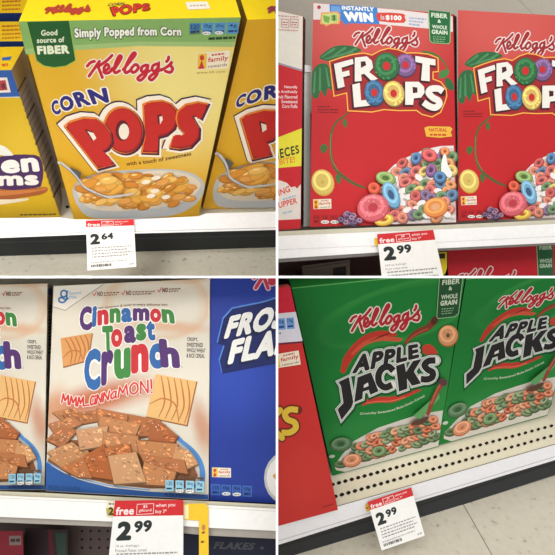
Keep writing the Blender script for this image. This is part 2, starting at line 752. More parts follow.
partition('wall_middle', EYE + Vector((-HALF, .49, -.62)), EYE + Vector((HALF, 1.12, .62)))
for sgn, nm in ((-1, 'trim_1'), (1, 'trim_2')):
    a, b = (-.62, -HALF) if sgn < 0 else (HALF, .62)
    partition(nm, EYE + Vector((a, .49, -HALF)), EYE + Vector((b, 1.12, HALF)))

# ================================================================== upper left display: puffed corn cereal
TL = Display((-0.27812, 0.72703, 0.07082), (0.94828, 0.29229, 0.12384), (0.19708, -0.84792, 0.49212),
             (0.24885, -0.44226, -0.86167), True, True)
CORN_Q = [(18.9, 21.4), (240.9, 17.2), (198.5, 216.5), (74, 219.5)]
YEL = (226, 184, 44)
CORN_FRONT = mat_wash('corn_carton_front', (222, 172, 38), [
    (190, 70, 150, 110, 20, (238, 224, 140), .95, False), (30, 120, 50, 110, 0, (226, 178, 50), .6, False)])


def deck_normal(D, q, z=0.0):
    """shelf top: through the bottom edge of a box front, running straight back"""
    p = D.face(z)
    a, b = D.hit(*q[3], *p), D.hit(*q[2], *p)
    n = (b - a).cross(D.ez).normalized()
    if n.dot(D.ey) < 0:
        n = -n
    return (a, n)


SWIRL = random.Random(8)


def puffs(p, cx, cy, rx, ry, n, cols, size, seed, ang=-8):
    r = random.Random(seed)
    for i in range(n):
        t, k = r.uniform(0, 6.283), math.sqrt(r.random())
        x, y = cx + math.cos(t) * rx * k, cy + math.sin(t) * ry * k
        s = size * r.uniform(.7, 1.25)
        c = r.choice(cols)
        a = ang + r.uniform(-22, 22)
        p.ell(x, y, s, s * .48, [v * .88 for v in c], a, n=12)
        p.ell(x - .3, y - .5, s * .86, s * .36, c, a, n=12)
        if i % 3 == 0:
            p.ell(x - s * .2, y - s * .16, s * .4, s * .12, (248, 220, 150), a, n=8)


def corn_box(Q, z, label, stub):
    D = TL
    pl = D.face(z)
    R = homography(CORN_Q, Q) if Q is not CORN_Q else None
    b = root('cereal_box', mid(D, Q, z), label, 'cereal box', 'yellow puffed corn cereal boxes')
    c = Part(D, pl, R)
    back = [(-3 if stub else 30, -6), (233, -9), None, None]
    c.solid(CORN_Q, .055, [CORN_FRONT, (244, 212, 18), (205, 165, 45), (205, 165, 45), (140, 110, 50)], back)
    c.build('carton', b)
    if not stub:
        p = Part(D, pl, R)
        p.poly([(18.9, 21.6), (240.9, 17.4), (234, 46.8), (138, 46), (70, 50.5), (25.8, 54.5)], (134, 176, 100))
        p.poly([(24.6, 49), (70, 45.5), (138, 41.5), (235, 42), (234, 46.8), (138, 46), (70, 50.5), (25.8, 54.5)], (160, 192, 122))
        hb = p.build('header_band', b, 'pale green band across the top of the front')
        p = Part(D, pl, R, h0=.00015)
        g = [(26.5, 22), (69.4, 20.8), (75.7, 60.5), (66, 66), (54.2, 67.6), (44, 66), (36.6, 60.8)]
        p.poly(g, (34, 92, 44))
        p.stroke(g[1:] + g[:1], .9, (150, 190, 84), sm=0)
        w = (232, 240, 208)
        p.text('Good', [(41.1, 35.9), (57.5, 35.3)], [(41, 30), (57.3, 29.4)], w, .03)
        p.text('source of', [(37, 43.2), (64.6, 42.2)], [(36.6, 37.6), (64.2, 36.6)], w, .03)
        p.text('FIBER', [(37.6, 54.6), (69.6, 53.6)], [(36.6, 46), (69, 44.9)], w, .06)
        p.build('fiber_badge', b, 'dark green shield badge')
        p = Part(D, pl, R, h0=.0002)
        for c_, o, s in (((70, 84, 58), .1, (.2, .4)), ((70, 84, 58), .09, (-.4, -.2)), ((244, 246, 232), .05, (0, 0))):
            p.text('Simply Popped from Corn', [(75, 40.6), (128, 38.5), (181.5, 38.3)], [(74, 28.2), (128, 26.6), (181, 27)], c_, o, shift=s, ref=.05)
        p.build('header_lettering', hb or b)
        bx = [[(x, y), (x + w_, y - .3), (x + w_ - .8, y + 11), (x - .5, y + 11.4)] for x, y, w_ in
              ((189.7, 23.3, 11.5), (202.6, 23, 11), (214.8, 22.8, 11), (227.4, 22.6, 11.5))]
        nutrition(D, pl, R, b, bx, (84, 148, 200), (34, 58, 110), ('120', '0g', '65mg', '4g'), ((206.5, 33.2), (219, 32.8)),
                  extra=[(208.5, 40, 235.5, 38.8, 2.4, (40, 70, 40), 6)])
        script(D, pl, R, b, (87.2, 53.3), (174.6, 53), (87.2, 81), (196, 36, 52), (246, 238, 226), 17, 30)
        sticker(D, pl, R, b, [(197.3, 53), (230, 50.5), (228.4, 68), (196.5, 70)])
        p = Part(D, pl, R)
        p.text('www.kfr.com', [(196.5, 74), (225, 72.6)], [(196.5, 71.4), (225.4, 70)], (150, 120, 60), .0)
        p.build('web_address', b)
    # wording
    p = Part(D, pl, R, h0=.0002)
    for c_, o in (((246, 240, 220), .12), ((46, 42, 122), .05)):
        p.text('CORN', [(54, 116.2), (66, 111.5), (86, 106), (109.5, 102.6)], [(49.8, 102.8), (61.5, 97), (79, 91), (106.2, 87.3)], c_, o, 1.08, ref=.05)
    p.build('title_lettering', b, 'navy lettering with a cream edge')
    P1 = [(64, 126), (70, 121), (82.8, 117), (95.4, 117.8), (104.3, 124), (110.6, 133), (111.8, 142), (107.5, 149), (101.5, 152), (104, 153), (114, 164.5), (97.5, 168.7)]
    H1 = [(87.4, 131.2), (93.5, 133), (96.4, 138), (93.5, 140.8)]
    a = math.radians(-14)
    O1 = [(123 + math.cos(t) * 19.5 * math.cos(a) - math.sin(t) * 23.5 * math.sin(a), 130 + math.cos(t) * 19.5 * math.sin(a) + math.sin(t) * 23.5 * math.cos(a))
          for t in [i * math.pi / 16 for i in range(32)]]
    HO = [(123.9 + math.cos(t) * 5.2, 131.6 + math.sin(t) * 8) for t in [i * math.pi / 8 for i in range(16)]]
    P2 = [(142.5, 104), (150, 101), (162, 100), (170, 102.7), (176, 109), (177.3, 118), (174, 128), (166.4, 134.5), (157.6, 137), (157, 153), (141, 152.5), (144, 138)]
    H2 = [(159.3, 116.8), (162.2, 116), (162.8, 119.8), (160, 124.4)]
    S1 = [(208, 103.5), (201, 118.4), (196, 114.8), (191.6, 115), (194, 120), (199, 128), (198.5, 138), (190.4, 146.8), (179, 149), (169, 147.4), (173.3, 136), (181.5, 136.5), (184, 133), (177.7, 126.6), (175.8, 119), (177, 111), (185.3, 104), (198, 101.4)]
    p = Part(D, pl, R, h0=.0004)
    for L_ in (P1, O1, P2, S1):
        p.lump(L_, (58, 34, 60), 4.0, (-2.6, -2.0))
    for L_ in (P1, O1, P2, S1):
        p.lump(L_, (246, 236, 220), 3.2, (-2.2, -1.4))
        p.lump(L_, (246, 236, 220), 3.0, (1.2, 1.2))
    for L_, H_ in ((P2, H2), (S1, None), (O1, HO), (P1, H1)):
        p.lump(L_, (72, 28, 54), 1.0, (1.3, 1.3))
        p.lump(L_, (226, 132, 44), .4)
        n = len(L_)
        cx, cy = sum(v[0] for v in L_) / n, sum(v[1] for v in L_) / n
        p.poly([(cx + (x - cx) * .965 + .9, cy + (y - cy) * .965 + .7) for x, y in L_], (148, 30, 34))
        p.poly([(cx + (x - cx) * .9 + .3, cy + (y - cy) * .9 + .1) for x, y in L_], (194, 42, 38), sm=2)
        if H_:
            hx, hy = sum(v[0] for v in H_) / len(H_), sum(v[1] for v in H_) / len(H_)
            p.poly([(hx + (x - hx) * 1.35 - 1.4, hy + (y - hy) * 1.3 - 1) for x, y in H_], (96, 26, 34))
            p.poly(H_, (240, 230, 214))
    p.build('logo_lettering', b, 'fat red rounded lettering with a white and purple edge')
    p = Part(D, pl, R)
    p.text('with a touch of sweetness', [(126.5, 166), (158, 162), (191.4, 155.4)], [(126, 162), (157.6, 157.8), (190.8, 151.6)], (104, 62, 26), .03)
    p.build('tagline', b)
    # bowl picture
    p = Part(D, pl, R, dh=.000008)
    bowl = [(72.5, 190), (80, 180), (100, 173), (130, 170), (165, 169), (188, 172), (200, 178), (204.6, 186), (201, 198), (190, 208.5), (172, 215.5), (140, 218), (110, 218.3), (88, 216.5), (77, 205)]
    p.poly(bowl, (192, 196, 198), sm=3)
    p.poly([(76, 189), (84, 180.5), (102, 175), (132, 172), (165, 171), (186, 174), (197, 179.5), (200.6, 186), (193, 196), (176, 204), (140, 210), (108, 211), (86, 206)], (226, 214, 192), sm=3)
    cols = [(232, 172, 72), (240, 192, 100), (222, 152, 54), (228, 164, 84), (214, 140, 50)]
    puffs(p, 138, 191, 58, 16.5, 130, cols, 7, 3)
    for x, y in ((146, 182), (156, 178), (155, 191), (166, 197), (151, 196)):
        p.ell(x, y, 4.5, 2.2, (246, 238, 220), -10, n=12)
    bp = p.build('bowl_picture', b, 'printed picture of a bowl of golden puffs')
    p = Part(D, pl, R, h0=.0040)
    p.poly([(70, 167), (81, 172.5), (80.5, 179), (77, 180), (72, 172)], (92, 92, 88))
    puffs(p, 104, 185, 19, 6.5, 22, cols, 9, 9)
    p.stroke([(58.6, 162.4), (64, 165), (70, 170), (76, 176.5), (83, 186), (93, 192), (106, 196.8), (119, 196), (133, 193.5)], [2.6, 2.2, 2, 2.4, 2.4, 2.4, 2.4, 2.2, 1.4], (198, 200, 206))
    p.stroke([(60, 163.6), (70, 171.4), (77, 179), (84, 188), (94, 193.4), (106, 197.9)], .7, (116, 112, 116))
    p.build('spoon_picture', bp or b)
    # top flap print
    if not stub:
        F = D.face(z)
        a_, b_ = D.hit(*CORN_Q[0], *F), D.hit(*CORN_Q[1], *F)
        bk = D.hit(233, -9, F[0] - D.ez * .055, F[1])
        top = (a_, (b_ - a_).cross(bk - b_).normalized())
        script(D, top, None, b, (46, 5), (91, 4), (45, 14.5), (176, 60, 40), None, 24, 0, 'top_script')
        p = Part(D, top)
        p.text('CORN', [(107, 6), (124, 4.6)], [(109, 3), (124.5, 1.8)], (90, 60, 60), .02)
        p.text('POPS', [(113, 17), (130, 14), (151, 10)], [(109, 7), (130, 3.6), (150, 3)], (110, 40, 30), .08)
        p.text('POPS', [(114, 16), (130, 13), (150, 9.4)], [(110.4, 7.6), (130, 4.2), (149.4, 3.8)], (204, 52, 34), .05)
        p.build('top_lettering', b)
        p = Part(D, top)
        p.poly([(185.5, 2), (207, 1.5), (210.5, 8.6), (188, 9.6)], (236, 230, 214))
        p.words(190, 6.5, 206, 5.8, 1.4, (190, 170, 160), 3)
        p.build('top_patch', b, 'small white patch on the top flap')
    else:
        F = D.face(z)
        a_, b_ = D.hit(*Q[0], *F), D.hit(*Q[1], *F)
        bk = D.hit(*R(233, -9), F[0] - D.ez * .055, F[1])
        top = (a_, (b_ - a_).cross(bk - b_).normalized())
        script(D, top, None, b, (269, 4.5), (318, 3.5), (268, 13.5), (150, 50, 70), None, 26, 0, 'top_script')
    return b


corn_box(CORN_Q, 0.0, 'yellow cereal box with the green fiber badge, above the 2.64 price tag', False)
TD = deck_normal(TL, CORN_Q)
corn_box([(247.2, 19.7), (473.5, 12.5), (332, on_deck(TL, TD, 332, -.012)), (202.6, on_deck(TL, TD, 202.6, -.012))], -.012,
         'yellow cereal box half cut off by the white partition, right of the badged yellow box', True)


# --- boxes left of the puffed corn, three deep
def breakfast_box(Q, back, z, label, full):
    D = TL
    pl = D.face(z)
    b = root('cereal_box', mid(D, Q, z), label, 'cereal box', 'yellow boxes with blue top bands')
    w1 = D.hit(*back[1], pl[0] - D.ez * .06, pl[1])
    back = back[:2] + [to_photo(D.hit(*Q[2], *pl).lerp(D.hit(*Q[1], *pl), .16) + w1 - D.hit(*Q[1], *pl)), None]       # side panel kept flat
    c = Part(D, pl)
    yf = mat_wash('breakfast_carton_front', (214, 176, 30), [(20, 130, 60, 40, -20, (226, 190, 52), .8, False)])
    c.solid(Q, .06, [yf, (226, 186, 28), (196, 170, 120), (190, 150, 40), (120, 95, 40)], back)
    c.build('carton', b)
    p = Part(D, pl)
    (x0, y0), (x1, y1) = Q[0], Q[1]
    (x2, y2) = Q[2]
    hb = 27 if full else 9
    k = hb / (y2 - y1)
    xr = x1 + (x2 - x1) * k
    p.poly([Q[0], Q[1], (xr, y1 + hb), (x0, y0 + hb)], (48, 92, 164) if full else (40, 66, 130))
    if full:
        p.stroke([(x0, y0 + hb), (xr, y1 + hb)], .7, (226, 228, 220), sm=0)
        p.poly([(-14, 78), (7, 77.4), (10.8, 92.4), (-12, 93.2)], (232, 222, 210))
        p.poly([(-12, 82), (5.4, 80), (7.6, 90), (-10, 91.4)], (176, 66, 66))
        p.poly([(1, 84), (4.6, 83), (5.6, 88.6), (2, 89)], (110, 44, 62))
    p.build('top_band', b, 'blue band along the top of the front')
    # print on the top flap
    F = D.face(z)
    a_, b_ = D.hit(*Q[0], *F), D.hit(*Q[1], *F)
    bk = D.hit(*back[1], F[0] - D.ez * .06, F[1])
    top = (a_, (b_ - a_).cross(bk - b_).normalized())
    p = Part(D, top)
    if full:
        p.poly([(2, 57.5), (12, 56.3), (10, 60), (2, 60.5)], (44, 96, 160))
        p.words(2, 66.5, 8, 65.8, 2.6, (206, 84, 40), 3)
    else:
        for i in range(4):
            p.words(2, y0 - 4 - i * 4, 20 + i * .3, y0 - 4.6 - i * 4, 1.3, (196, 104, 36), 3 + i)
    p.build('top_print', b)
    if not full:
        return b
    p = Part(D, pl)
    p.poly([(-6, 144), (3, 146), (8, 149), (14, 156), (9, 157), (-6, 152)], (236, 234, 226), sm=2)
    blob = [(-8, 160), (12, 155.6), (16, 154.6), (35, 155), (41, 159.6), (43.4, 172), (41.4, 184), (35, 188), (-8, 188.4)]
    p.poly(blob, (72, 40, 92), sm=2)
    w = (246, 242, 236)
    p.text('en', [(1.4, 174), (40, 171.6)], [(.4, 160.6), (37.4, 157)], w, .052)
    p.text('ms', [(-3, 186.2), (39.4, 185.2)], [(-3, 175.8), (37.6, 174.8)], w, .052)
    p.build('title_lettering', b, 'white lettering on a purple blob')
    p = Part(D, pl)
    p.poly([(-6, 190), (30, 188.6), (46, 187), (47.4, 191), (40, 195), (20, 198), (-6, 202)], (168, 92, 44), sm=2)
    p.poly([(-6, 191), (30, 190), (45.5, 188), (45, 190), (20, 194), (-6, 196)], (200, 124, 66), sm=2)
    p.poly([(-6, 200), (10, 199.4), (28, 198.4), (26, 200.6), (8, 203.6), (-6, 205)], (232, 220, 196), sm=2)
    p.words(20, 215.6, 56, 214.9, 1.4, (96, 80, 30), 5)
    p.build('waffle_picture', b)
    # side panel print
    F = D.face(z)
    a_, b_ = D.hit(*Q[1], *F), D.hit(*Q[2], *F)
    bk = D.hit(*back[1], F[0] - D.ez * .06, F[1])
    side = (a_, (b_ - a_).cross(bk - a_).normalized())
    p = Part(D, side)
    p.poly([(20.5, 94), (29, 73), (54, 150), (62, 200), (60.5, 212), (40, 150)], (196, 184, 176))
    for i in range(17):
        y = 84 + i * 6.6
        x = 17.6 + (y - 88) * .334
        p.stroke([(x + 1.6, y + 8), (x + 9.5, y - 7)], .8 if i % 4 else 1.5, (84, 76, 72) if i % 4 == 0 else (140, 128, 120), sm=0, cap=False)
    p.build('side_print', b, 'grey panel of small print on the side')
    return b


breakfast_box([(-190, 74), (11.3, 70), (60.3, on_deck(TL, TD, 60.3, -.006, -.0012)), (-62, on_deck(TL, TD, -62, -.006, -.0012))], [(-178, 50), (24.2, 46.6), (70, 178), None], -.006,
              'yellow box with white lettering on a purple blob, left of the badged yellow box', True)
breakfast_box([(-170, 42.6), (24.5, 41.2), (66, 175), (-40, 180)], [(-160, 23), (33, 21.4), (72, 160), (-34, 170)], -.085,
              'yellow box mostly hidden directly behind the box with the purple blob', False)
breakfast_box([(-160, 14), (33, 12.8), (70, 160), (-34, 165)], [(-150, -6), (40, -8), (76, 140), (-30, 150)], -.165,
              'rearmost dim yellow box in the top left corner of the upper left display', False)

p = Part(TL, TL.face(-.26), h0=0)
p.solid([(-200, -200), (500, -200), (400, 190), (-100, 190)], .01, [(134, 112, 56)])  # added backing; its dark yellow holds the shading between the boxes
o = p.build('wall_back')
tag(o, kind='structure')
# --- shelf, floor
s = root('store_shelf', mid(TL, CORN_Q, 0), 'bottom store shelf with white price rail above a dark kick plate, under the yellow boxes', 'shelf', 'store shelves')
dk = deck_normal(TL, CORN_Q)
p = Part(TL, (dk[0] - dk[1] * .0025, dk[1]), h0=0)
p.solid([(-40, 222), (60, 219.5), (73, 219.8), (198, 217), (330, 211), (330, 185), (-40, 190)], .006, [(214, 206, 184), (205, 198, 178)])
p.h = .0002
p.ell(67.4, 206.8, 1.7, 1.5, (30, 28, 30))
p.build('deck', s)
RAIL = (TL.hit(150, 220, *TL.face(.022)), (TL.ez + TL.ey * .85).normalized())     # the rail leans back to face the shopper
p = Part(TL, RAIL, h0=0)
p.solid([(-40, 218.6), (60, 217.6), (74, 219.4), (134, 219.8), (199, 216.2), (206, 213.4), (330, 210.4), (330, 228.5), (140, 233.4), (86, 234.6), (-40, 239.6)], .003, [(240, 240, 240), (225, 224, 222)])
p.h = .0002
p.stroke([(-40, 236.6), (86, 232.2), (140, 231.2), (330, 226.4)], .9, (196, 196, 196), sm=0, cap=False)
p.stroke([(-40, 220.6), (60, 219.4)], .6, (214, 208, 196), sm=0, cap=False)
p.build('price_rail', s, 'white price rail')
p = Part(TL, TL.face(-.012), h0=0)
p.solid([(-40, 234), (330, 224), (330, 246.5), (140, 251.6), (86, 254.6), (-40, 258.5)], .02, [(44, 48, 52), (36, 38, 42)])
p.h = .0002
p.stroke([(-40, 243.5), (330, 233.5)], .8, (66, 72, 76), sm=0, cap=False)
p.build('kick_plate', s, 'dark grey kick plate')

F = TL.face(-.012)
a_, b_ = TL.hit(-40, 257.5, *F), TL.hit(330, 245.5, *F)
fl = (a_, (b_ - a_).cross(TL.ez).normalized())
p = Part(TL, fl, h0=0)
p.solid([(-60, 250), (330, 236), (330, 300), (-60, 300)], .004, [mat_floor('vinyl_tile', (214, 207, 188), (150, 142, 124))])
o = p.build('floor')
tag(o, kind='structure')

price_tag(TL, [(85.8, 220.6), (133.8, 219.2), (136.3, 266.8), (87.5, 270.5)], (RAIL[0] + RAIL[1] * .004, RAIL[1]), '2', '64',
          'white price tag reading 2.64 with a red header, under the badged yellow box', (.27, .49), .13)
# ================================================================== upper right display: fruit rings cereal
TR = Display((0.0442, 0.68544, 0.06555), (0.98794, 0.15462, 0.00807), (-0.00784, -0.00211, 0.99997),
             (0.15463, -0.98797, -0.00087), False, True)
RING_Q = [(313, 2.5), (453, 14), (456.6, 222.5), (310, 227)]
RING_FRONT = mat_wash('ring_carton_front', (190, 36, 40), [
    (365, 10, 150, 110, 5, (208, 92, 84), .95, False), (320, 190, 60, 60, 0, (202, 34, 40), .5, False)])  # pale pink wash at the top is glare painted into the red
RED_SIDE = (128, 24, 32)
RINGCOLS = [(206, 98, 92), (218, 140, 84), (214, 182, 96), (104, 138, 92), (88, 118, 152), (126, 98, 132), (196, 82, 76), (212, 124, 98)]


def ring(p, x, y, rx, ry, c, ang=0, hole=.36, dark=None, rim=None):
    g = sum(c) / 3
    c = [v * .84 + g * .16 for v in c]
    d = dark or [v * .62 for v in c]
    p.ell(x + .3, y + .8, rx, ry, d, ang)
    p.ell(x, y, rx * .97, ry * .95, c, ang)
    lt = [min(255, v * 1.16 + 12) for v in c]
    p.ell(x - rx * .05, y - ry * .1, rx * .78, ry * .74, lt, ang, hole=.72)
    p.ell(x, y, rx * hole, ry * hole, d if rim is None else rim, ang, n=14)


def ring_box(Q, z, label, banner):
    D = TR
    pl = D.face(z)
    R = homography(RING_Q, Q) if Q is not RING_Q else None
    b = root('cereal_box', mid(D, Q, z), label, 'cereal box', 'red fruit ring cereal boxes')
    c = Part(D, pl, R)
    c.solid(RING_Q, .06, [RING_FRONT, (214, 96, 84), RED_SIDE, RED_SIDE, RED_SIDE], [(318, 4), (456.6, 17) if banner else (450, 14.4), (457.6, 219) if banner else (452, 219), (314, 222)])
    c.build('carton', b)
    if banner:
        p = Part(D, pl, R)
        p.poly([(313.4, 3), (340, 5), (400, 10), (452.6, 16.5), (452.8, 32), (429, 28.6), (378, 24), (330, 19.6), (313.2, 19.6)], (226, 216, 212))
        p.poly([(329.4, 4.2), (377, 7.4), (379.5, 24.2), (349, 23.2), (346, 25.2), (341, 20.4), (330, 17)], (64, 128, 200))
        p.poly([(331, 6), (340, 6.4), (341, 12), (336, 14), (331, 12)], (110, 160, 214))
        w = (244, 244, 240)
        p.text('INSTANTLY', [(342, 9.8), (374, 11.6)], [(341.6, 5.6), (373.6, 7.2)], w, .05)
        p.text('WIN', [(345, 21.4), (373.6, 22.4)], [(343.2, 11.2), (372.6, 12.8)], w, .08)
        p.poly([(321, 12.6), (337, 11.3), (340.4, 14), (339.6, 24), (331, 24.2), (326, 26.5), (324, 24.6), (320, 24)], (232, 160, 96))
        p.poly([(322.4, 14), (336, 12.8), (338.6, 15), (338, 22.6), (326, 24.2), (321.6, 22.8)], (206, 214, 130))
        p.poly([(323, 15), (330, 17), (329, 23), (324, 21.6)], (120, 166, 80))
        p.poly([(331, 14.6), (337, 14.8), (337, 21.6), (331, 21)], (150, 186, 96))
        p.text('$', [(332.4, 20.8), (335.6, 20.8)], [(332.4, 15), (335.6, 15)], (60, 110, 60), .04)
        p.ell(319, 7.2, 1.9, 1.9, (180, 60, 60), n=12)
        p.poly([(378, 12.6), (402.6, 13.6), (404.6, 17), (404, 22.8), (380, 21.2), (377.2, 18)], (214, 70, 56), sm=2)
        p.text('is', [(380.6, 19.6), (384.4, 19.8)], [(380.6, 14.6), (384.4, 14.8)], (220, 200, 200), .02)
        p.text('$100', [(385.6, 20.4), (401.4, 21.2)], [(385.6, 14.8), (401.6, 15.6)], w, .06)
        for i in range(3):
            p.words(409, 18.4 + i * 3, 426 - i * 3, 19.8 + i * 3, 1.2, (140, 170, 206), 3 + i)
        p.build('prize_banner', b, 'white and blue banner about winning')
        p = Part(D, pl, R, h0=.0006)
        p.poly([(428.3, 10), (450.6, 12.4), (450.2, 42), (448.6, 44), (432, 42.8), (429.8, 40.6)], (36, 104, 58))
        p.stroke([(428.6, 10.2), (429.9, 40.4), (432, 42.8), (448.4, 43.8), (450, 42), (450.4, 12.6)], .7, (150, 196, 130), sm=0)
        g = (222, 234, 208)
        p.text('FIBER', [(431.4, 17.2), (447.4, 18.6)], [(431.2, 12.6), (447.4, 14)], g, .03)
        p.text('&', [(437.6, 22.8), (441, 23)], [(437.6, 19.4), (441, 19.6)], g, .03)
        p.text('WHOLE', [(432.2, 28.4), (447, 29.6)], [(432, 24.6), (447, 25.8)], g, .03)
        p.text('GRAIN', [(431.6, 33.8), (447.6, 34.8)], [(431.6, 29.4), (447.4, 30.6)], g, .04)
        for i in range(3):
            p.words(433, 37 + i * 2.2, 446 - i, 37.8 + i * 2.2, .9, (140, 180, 130), 4 + i)
        p.build('fiber_badge', b, 'green fiber and whole grain badge')
    script(D, pl, R, b, (354, 25.5), (419, 29.5), (354, 48.5), (158, 44, 48), (240, 226, 220), 17, 32)
    # leaves and vines
    p = Part(D, pl, R)
    g1, g2 = (46, 104, 60), (78, 138, 90)
    def leaf(pts, c=g1):
        p.poly(pts, c, sm=3)
    leaf([(319.5, 58), (324, 52.5), (334, 46.5), (345, 45.2), (356, 47), (361.5, 50.6), (352, 54), (340, 58), (328, 61)])
    for a_, b_ in (((322, 57), (334, 49)), ((332, 57), (345, 48)), ((343, 55), (356, 48.6)), ((325, 59), (352, 52))):
        p.stroke([a_, b_], [1.2, 2.6], g2, sm=0)
    p.build('leaf_print', b)
    p = Part(D, pl, R)
    leaf([(312.2, 73), (316, 66), (322, 63.4), (328, 65), (331, 75), (332, 90), (328, 88), (325, 97), (321, 90), (318, 98), (313, 97), (311.6, 88)])
    for a_, b_ in (((315, 72), (314, 92)), ((320, 68), (320, 90)), ((326, 68), (329, 86))):
        p.stroke([a_, b_], [1.4, 2.4], g2, sm=0)
    p.build('leaf_print', b)
    p = Part(D, pl, R)
    p.stroke([(423, 51.5), (433, 53.6), (440, 58), (444, 62), (447.7, 70)], [2, 2, 1.8, 1.6, 1.2], (62, 116, 56))
    leaf([(439, 78), (440, 72), (446, 69.4), (449.4, 71), (447, 76), (443, 78)], (70, 132, 66))
    leaf([(445.4, 78), (450, 79), (453.4, 84), (453.6, 90), (448, 89), (445, 84)], (46, 104, 62))
    p.build('vine_print', b)
    # logo
    p = Part(D, pl, R, h0=.0006)
    out = [(329.5, 61.5), (341, 57.6), (353, 54.4), (364, 53), (372, 55), (380, 50.6), (388.6, 48.2), (398, 49.6), (407, 53), (416, 52.8), (428, 54), (438, 58), (438.4, 71.6), (433, 72), (433, 79), (441, 82), (446, 89), (446.8, 96), (444.6, 103),
           (440.5, 112.4), (432, 117), (422, 114.4), (416.4, 110.4), (399, 110.6), (384, 109.6), (372, 112), (348, 110.8), (346.6, 93), (334, 96.2)]
    p.poly(out, (160, 40, 44))
    p.stroke(out, 1.5, (232, 126, 48), closed=True, sm=0)
    p.stroke(out, .7, (240, 190, 90), closed=True, sm=0)
    tf = lambda L_, ox, oy, k: [(ox + x / k, oy + y / k) for x, y in L_]
    F_ = tf([(190, 150), (340, 110), (345, 150), (250, 180), (255, 215), (310, 200), (315, 240), (262, 255), (275, 330), (220, 345)], 310, 45, 7.93)
    R_ = tf([(355, 100), (450, 90), (490, 125), (500, 180), (470, 215), (538, 268), (490, 287), (430, 228), (405, 235), (410, 285), (355, 290)], 310, 45, 7.93)
    RH = tf([(402, 132), (438, 128), (446, 160), (404, 182)], 310, 45, 7.93)
    T_ = tf([(245, 75), (385, 100), (385, 142), (345, 137), (345, 252), (285, 246), (295, 127), (245, 117)], 380, 45, 6.94)
    L__ = tf([(335, 315), (395, 300), (405, 440), (470, 430), (478, 480), (350, 495)], 310, 45, 7.93)
    P_ = tf([(175, 255), (270, 255), (305, 290), (310, 330), (285, 365), (235, 370), (230, 415), (175, 415)], 380, 45, 6.94)
    PH = tf([(226, 290), (260, 295), (260, 330), (228, 335)], 380, 45, 6.94)
    Sp = tf([(436, 322), (405, 303), (355, 305), (338, 332), (368, 366), (402, 384), (412, 410), (385, 434), (345, 426), (302, 398)], 380, 45, 6.94)
    dk, cr = (70, 26, 32), (236, 232, 222)
    for s_ in (F_, R_, T_, L__, P_):
        p.lump(s_, dk, 1.1, (-.9, 1.0))
    p.stroke(Sp, 8.4, dk, shift=(-.9, 1.0))
    for s_ in (F_, T_, L__):
        p.poly(s_, cr)
    p.poly(R_, cr, [RH])
    p.poly(P_, cr, [PH])
    p.stroke(Sp, 6.4, cr, cap=False)
    red = (200, 44, 46)
    for x, y, rx, ry, c_ in ((405.4, 65, 11, 12, (122, 84, 136)), (386.6, 66, 13, 14.4, (44, 112, 60)), (374.4, 92.6, 10.4, 13.4, (54, 102, 142)), (393.6, 93.4, 11, 13.4, (218, 180, 86))):
        ring(p, x, y, rx, ry, c_, -8, .3, None, red)
        r = random.Random(int(x))
        for i in range(16):
            t, k = r.uniform(0, 6.28), r.uniform(.5, .9)
            p.ell(x + math.cos(t) * rx * k, y + math.sin(t) * ry * k, 1.5, .8, [min(255, v * 1.3 + 10) for v in c_], r.uniform(0, 180), n=6)
    p.build('logo_lettering', b, 'cream lettering with cereal rings for the round letters')
    p = Part(D, pl, R)
    p.words(317.5, 107.4, 330, 107.4, 1.3, (120, 30, 30), 3)
    p.words(317.5, 110.2, 339, 110.4, 1.3, (120, 30, 30), 5)
    p.words(317.5, 112.6, 339, 113, 1.0, (120, 30, 30), 8)
    p.build('fine_print', b)
    # branch
    p = Part(D, pl, R)
    ol = (88, 92, 52)
    p.stroke([(349, 112), (343, 117), (336.5, 122), (331.6, 132), (330.6, 146), (331.4, 158), (335, 168), (342.5, 176), (354, 183.5), (365, 188)], [1.6, 2, 2.2, 2.4, 2.6, 2.8, 3.2, 3.4, 3, 2], ol)
    p.stroke([(331.2, 134), (330.2, 148), (332, 160), (338, 170.6)], .8, (132, 130, 80))
    for l_ in ([(344, 118), (347, 122), (346, 127.6), (342.6, 124)], [(320.6, 146), (325, 144), (327.6, 147.6), (324, 153.4), (321, 150.6)], [(335.4, 177), (338.6, 174), (341, 179), (338.4, 184.4)]):
        p.poly(l_, (66, 110, 56), sm=3)
    p.build('branch_print', b)
    # sign
    p = Part(D, pl, R)
    p.poly([(424, 127.6), (428, 126), (450, 126.4), (453, 129), (451, 132), (452.6, 136.6), (440, 138), (426, 136.8)], (232, 178, 62))
    p.stroke([(424, 127.6), (428, 126), (450, 126.4), (453, 129), (451, 132), (452.6, 136.6), (440, 138), (426, 136.8)], .5, (150, 60, 40), closed=True, sm=0)
    p.text('NATURAL', [(429, 131.6), (447, 131.8)], [(429, 128), (447, 128.2)], (196, 62, 44), .03)
    p.words(430, 135.6, 447, 135.8, 1.8, (196, 62, 44), 3)
    p.build('flavor_sign', b)
    p = Part(D, pl, R)
    ring(p, 322.6, 182, 11.3, 13.4, (222, 192, 88), -15, .14, (206, 164, 62), (206, 166, 70))
    p.build('biscuit_print', b)
    sticker(D, pl, R, b, [(313, 199.4), (331.2, 198.8), (331.4, 208.6), (313.4, 209.2)])
    bx = [[(x, 215.4), (x + 6, 215.2), (x + 6, 223), (x, 223.2)] for x in (313.6, 322, 330.6, 339)]
    nutrition(D, pl, R, b, bx, (186, 34, 40), (70, 14, 22), ('110', '1g', '100mg', '9g'), ((325, 222), (334.6, 222)), (150, 26, 34))
    # bowl of rings
    p = Part(D, pl, R, dh=.000008)
    rim = [(386, 173), (394, 165), (404, 158.6), (424.4, 149.4), (441, 146), (453.6, 145.6), (456, 222.3), (384, 224.4), (378, 214)]
    p.poly(rim, (226, 220, 216))
